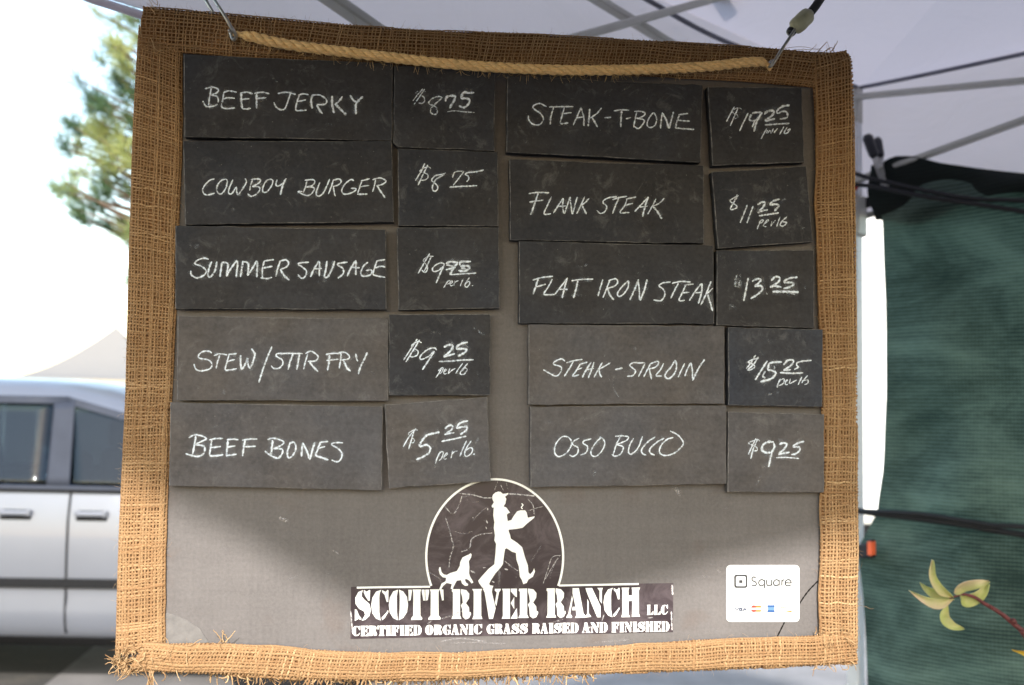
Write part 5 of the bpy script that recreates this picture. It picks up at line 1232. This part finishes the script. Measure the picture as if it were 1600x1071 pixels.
for sd in (-1, 1):
    panel('window_frame', [(-2.1, 1.045), (1.20, 1.045), (1.15, 1.063), (-2.1, 1.063)], 'pillar', sd, .006)
    panel('window_frame', [(-2.1, 1.485), (.24, 1.485), (.24, 1.525), (-2.1, 1.525)], 'pillar', sd, .006)
    panel('window_frame', [(.24, 1.482), (.66, 1.375), (.68, 1.41), (.24, 1.522)], 'pillar', sd, .006)
    panel('window_frame', [(.56, 1.30), (1.22, 1.05), (1.26, 1.07), (.62, 1.42)], 'pillar', sd, .0065)
    panel('pillar', [(.215, 1.066), (.335, 1.066), (.275, 1.50), (.165, 1.486)], 'pillar', sd, .0075)
    panel('pillar', [(-1.03, 1.066), (-.91, 1.066), (-.91, 1.484), (-1.03, 1.484)], 'pillar', sd, .0075)
    panel('pillar', [(-2.12, 1.066), (-1.96, 1.066), (-1.90, 1.484), (-2.12, 1.484)], 'pillar', sd, .0075)
    panel('window', [(-2.0, 1.055), (-1.0, 1.055), (-1.0, 1.49), (-1.95, 1.49)], 'window_glass', sd, .002)
    panel('window', [(-.93, 1.055), (.235, 1.055), (.185, 1.495), (-.93, 1.495)], 'window_glass', sd, .002)
    panel('window', [(.325, 1.055), (1.18, 1.055), (.60, 1.405), (.255, 1.495)], 'window_glass', sd, .002)
    for xs_ in (-1.75, -.75, .35):
        s_mb = MB(); s_mb.box((xs_, sd * .42, .55), (.50, .50, .20), 0, 0, .06); s_mb.box((xs_ - .25, sd * .42, .90), (.14, .48, .62), 0, 0, .05); s_mb.box((xs_ - .27, sd * .42, 1.30), (.09, .26, .18), 0, 0, .04); s_mb.build('seat', M['seat_cloth'], van)
    panel('belt_moulding', [(-2.1, 1.03), (1.26, 1.03), (1.26, 1.044), (-2.1, 1.044)], 'rubber', sd, .015)
    panel('side_moulding', [(-1.15, .545), (1.2, .555), (1.2, .602), (-1.15, .592)], 'rubber', sd, .014)
    panel('sill', [(-1.1, .245), (1.1, .245), (1.1, .30), (-1.1, .30)], 'rubber', sd, .012)
    for xa in (.345, -.93, 1.25):
        panel('door_gap', [(xa + .01, .32), (xa + .020, .32), (xa + .008, 1.03), (xa - .002, 1.03)], 'rubber', sd, .003)
    for xh in (.08, .47):
        hmb = MB(); y0 = sidept(xh, .92, sd, 0)[1]
        hmb.box((xh, y0 + sd * .022, .925), (.135, .020, .026), 0, 0, .009); hmb.box((xh - .07, y0 + sd * .012, .925), (.025, .03, .03), 0, 0, .004); hmb.box((xh + .07, y0 + sd * .012, .925), (.025, .03, .03), 0, 0, .004)
        hd = hmb.build('door_handle', M['paint'], van); hmb = MB(); hmb.box((xh, y0 + sd * .004, .915), (.16, .012, .052), 0, 0, .005); hmb.build('handle_recess', M['rubber'], hd)
    hmb = MB(); hmb.box((1.02, sd * 1.03, 1.12), (.09, .20, .15), 0, 0, .03); hmb.build('wing_mirror', M['paint'], van)
    hmb = MB(); hmb.box((2.22, sd * .66, .74), (.28, .30, .16), sd * -.25, 0, .05); hmb.build('headlight', M['lamp_clear'], van)
    hmb = MB(); hmb.box((-2.35, sd * .80, 1.05), (.14, .16, .42), 0, 0, .03); hmb.build('tail_light', M['lamp_red'], van)
    for xw in (-1.5, 1.5):
        w = MB(); kk = 36
        for (r0, y0, r1, y1) in ((.20, .11, .31, .11), (.31, .11, .335, .07), (.335, .07, .335, -.07), (.335, -.07, .31, -.11), (.31, -.11, .05, -.11)):
            w.add([(xw + r * math.cos(2 * math.pi * j / kk), sd * (.86 + y), .335 + r * math.sin(2 * math.pi * j / kk)) for r, y in ((r0, y0), (r1, y1)) for j in range(kk)], [(j, (j + 1) % kk, kk + (j + 1) % kk, kk + j) for j in range(kk)])
        wh = w.build('wheel', M['rubber'], van, True)
        w = MB()
        for q in range(7):
            a = 2 * math.pi * q / 7; w.bar((xw, sd * .955, .335), (xw + .20 * math.cos(a), sd * .965, .335 + .20 * math.sin(a)), .05, .02, 0, .004)
        w.tube([(xw, sd * .95, .335), (xw, sd * .978, .335)], .05, 16); w.build('rim', M['rim'], wh)
        w = MB(); w.tube([(xw, sd * .90, .36), (xw, sd * .961, .36)], .385, 40); w.build('wheel_arch', M['rubber'], van)
mbw = MB(); mbw.box((-.3, 0, .38), (4.0, 1.7, .06), 0, 0, .01); mbw.box((1.0, 0, .85), (.30, 1.6, .35), 0, 0, .06); mbw.build('cabin_floor', M['rubber'], van)
mbw = MB(); mbw.add([(1.36, -.80, 1.11), (1.36, .80, 1.11), (.72, .66, 1.46), (.72, -.66, 1.46)], [(0, 1, 2, 3)]); wsc = mbw.build('windscreen', M['glass'], van); wsc.location = (.03, 0, .03)
mbw = MB(); mbw.add([(-2.44, -.74, 1.06), (-2.44, .74, 1.06), (-2.33, .66, 1.5), (-2.33, -.66, 1.5)], [(0, 1, 2, 3)]); wsc = mbw.build('rear_window', M['glass'], van); wsc.location = (-.02, 0, 0)
mbw = MB(); mbw.box((2.36, 0, .42), (.22, 1.6, .22), 0, 0, .06); mbw.build('bumper', M['paint'], van); mbw = MB(); mbw.box((-2.40, 0, .45), (.20, 1.7, .26), 0, 0, .06); mbw.build('bumper', M['paint'], van)

# ------------------------------------------------------------------ other market tents
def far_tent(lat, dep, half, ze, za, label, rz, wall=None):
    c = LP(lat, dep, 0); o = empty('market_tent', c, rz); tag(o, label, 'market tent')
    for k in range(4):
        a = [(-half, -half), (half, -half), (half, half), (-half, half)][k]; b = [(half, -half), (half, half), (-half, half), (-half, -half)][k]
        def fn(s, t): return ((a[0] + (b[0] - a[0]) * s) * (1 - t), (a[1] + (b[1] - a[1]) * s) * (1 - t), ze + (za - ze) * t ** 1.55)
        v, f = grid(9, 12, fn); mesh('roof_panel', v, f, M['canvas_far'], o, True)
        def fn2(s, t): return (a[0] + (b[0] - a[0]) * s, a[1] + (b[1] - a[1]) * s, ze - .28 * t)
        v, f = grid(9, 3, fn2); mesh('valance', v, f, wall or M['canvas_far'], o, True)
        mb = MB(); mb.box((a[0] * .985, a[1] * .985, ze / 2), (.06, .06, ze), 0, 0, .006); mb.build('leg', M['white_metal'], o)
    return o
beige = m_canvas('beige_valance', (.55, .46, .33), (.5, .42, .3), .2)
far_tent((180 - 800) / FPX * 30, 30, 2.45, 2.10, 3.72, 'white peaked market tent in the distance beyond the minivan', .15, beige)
# white box trailer beyond the net
TO = LP(3.55, 9.4, 0); tr = empty('cargo_trailer', TO, math.atan2(RH[1], RH[0])); tag(tr, 'tall white cargo trailer glimpsed between the board and the net', 'trailer')
mb = MB(); mb.box((0, 0, 2.0), (4.6, 1.9, 2.75), 0, 0, .05); mb.build('box_body', plain('white_trailer_skin', (.82, .82, .80), .5, var=.03, scale=3), tr)
mb = MB()
for x in (-2.28, 2.28):
    for y in (-.93, .93): mb.box((x, y, 2.0), (.09, .09, 2.72), 0, 0, .01)
mb.box((0, -.93, .66), (4.7, .09, .09), 0, 0, .01); mb.box((0, -.93, 3.36), (4.7, .09, .09), 0, 0, .01); mb.build('corner_trim', M['grey_metal'], tr)
for x in (-.5, .45):
    for y in (-.85, .85):
        mb = MB(); mb.tube([(x, y - .1, .36), (x, y + .1, .36)], .36, 32); wh = mb.build('wheel', M['rubber'], tr); mb = MB(); mb.tube([(x, y - .115, .36), (x, y + .115, .36)], .19, 24); mb.build('rim', M['rim'], wh)
mb = MB(); mb.box((0, 0, .56), (4.4, 1.0, .12), 0, 0, .01); mb.bar((2.2, 0, .5), (3.3, 0, .45), .1, .1); mb.bar((3.2, 0, .45), (3.2, 0, .0), .06, .06); mb.build('chassis', M['rubber'], tr)

# ------------------------------------------------------------------ pine
PD = 8.0; trunk = LP((345 - 800) / FPX * PD, PD, 0); pine = empty('pine_tree', trunk); tag(pine, 'pine tree with yellow-green needle tufts behind the upper left of the board', 'tree')
g = np.random.default_rng(21)
mb = MB(); zz_ = np.linspace(0, 7.2, 16); mb.tube(np.stack([.05 * np.sin(zz_), .05 * np.cos(zz_ * 1.3) - .05, zz_], 1), np.linspace(.19, .03, 16), 12); mb.build('trunk', M['bark'], pine, True)
tuf = []
for (x, y, r, n, tn) in [(178,45,34,7,.75),(205,20,25,5,.35),(165,82,20,3,.3),(190,75,30,6,.85),(200,100,25,4,.8),(180,128,26,5,.15),(200,150,22,4,.1),(205,125,22,4,.5),(130,150,18,4,.15),(150,168,22,5,.25),(172,168,20,4,.3),(112,192,17,4,.12),
   (135,205,25,6,.7),(165,220,34,10,.9),(190,240,30,8,.9),(95,232,15,3,.12),(140,240,28,7,.8),(175,262,25,6,.75),(92,288,18,4,.5),(115,292,24,6,.7),(145,288,22,5,.25),(165,285,22,5,.2),(130,315,22,5,.18),(118,335,16,4,.12),
   (150,322,20,4,.15),(185,352,17,5,.85),(200,365,15,4,.7),(202,430,10,3,.2),(195,300,18,3,.3),(200,200,20,4,.4)]:
    for i in range(max(2, int(n * .75))):
        p = DP(x + g.normal(0, r * .5), y + g.normal(0, r * .5), PD + g.normal(-.2, .3)); tuf.append((p, np.clip(tn + g.normal(0, .12), 0, 1)))
for i in range(150):
    h = g.uniform(2.2, 7.2); rr = (7.6 - h) * .30 * g.uniform(.3, 1); a = g.uniform(-1.1, 1.0); p = trunk + np.array([math.cos(a) * rr, math.sin(a) * rr, h]); tuf.append((p, np.clip(g.normal(.4, .25), 0, 1)))
Vn = []; Fn = []; Tn_ = []; mb = MB()
for p, tn in tuf:
    base = trunk + np.array([0, 0, min(7.0, max(1.6, p[2] - .25 * np.linalg.norm((p - trunk)[:2]) + g.normal(0, .1)))])
    mid = (base + p) / 2 + [0, 0, -.06]; P = catmull([base, mid, p], 4); mb.tube(P - trunk, np.linspace(.018, .006, len(P)), 5)
    d0 = p - mid; d0 /= np.linalg.norm(d0); d0 = d0 * .6 + np.array([0, 0, .45]); d0 /= np.linalg.norm(d0)
    for k in range(58):
        d = d0 * .75 + g.normal(0, .55, 3); d /= np.linalg.norm(d); s0 = p - d0 * g.uniform(0, .10) - trunk; ln = g.uniform(.10, .20)
        sd = np.cross(d, g.normal(0, 1, 3)); sd /= np.linalg.norm(sd) + 1e-9; b = len(Vn); w = g.uniform(.0016, .0028)
        Vn += [s0 + sd * w, s0 - sd * w, s0 + d * ln * .6 - sd * w + [0, 0, -.004], s0 + d * ln * .6 + sd * w + [0, 0, -.004], s0 + d * ln + [0, 0, -.014]]
        Fn += [(b, b + 1, b + 2, b + 3), (b + 3, b + 2, b + 4)]; Tn_ += [np.clip(tn + g.normal(0, .1), 0, 1)] * 5
mb.build('branches', M['bark'], pine, True)
mesh('crown', np.array(Vn), Fn, M['needle'], pine, False, attrs={'tone': Tn_})
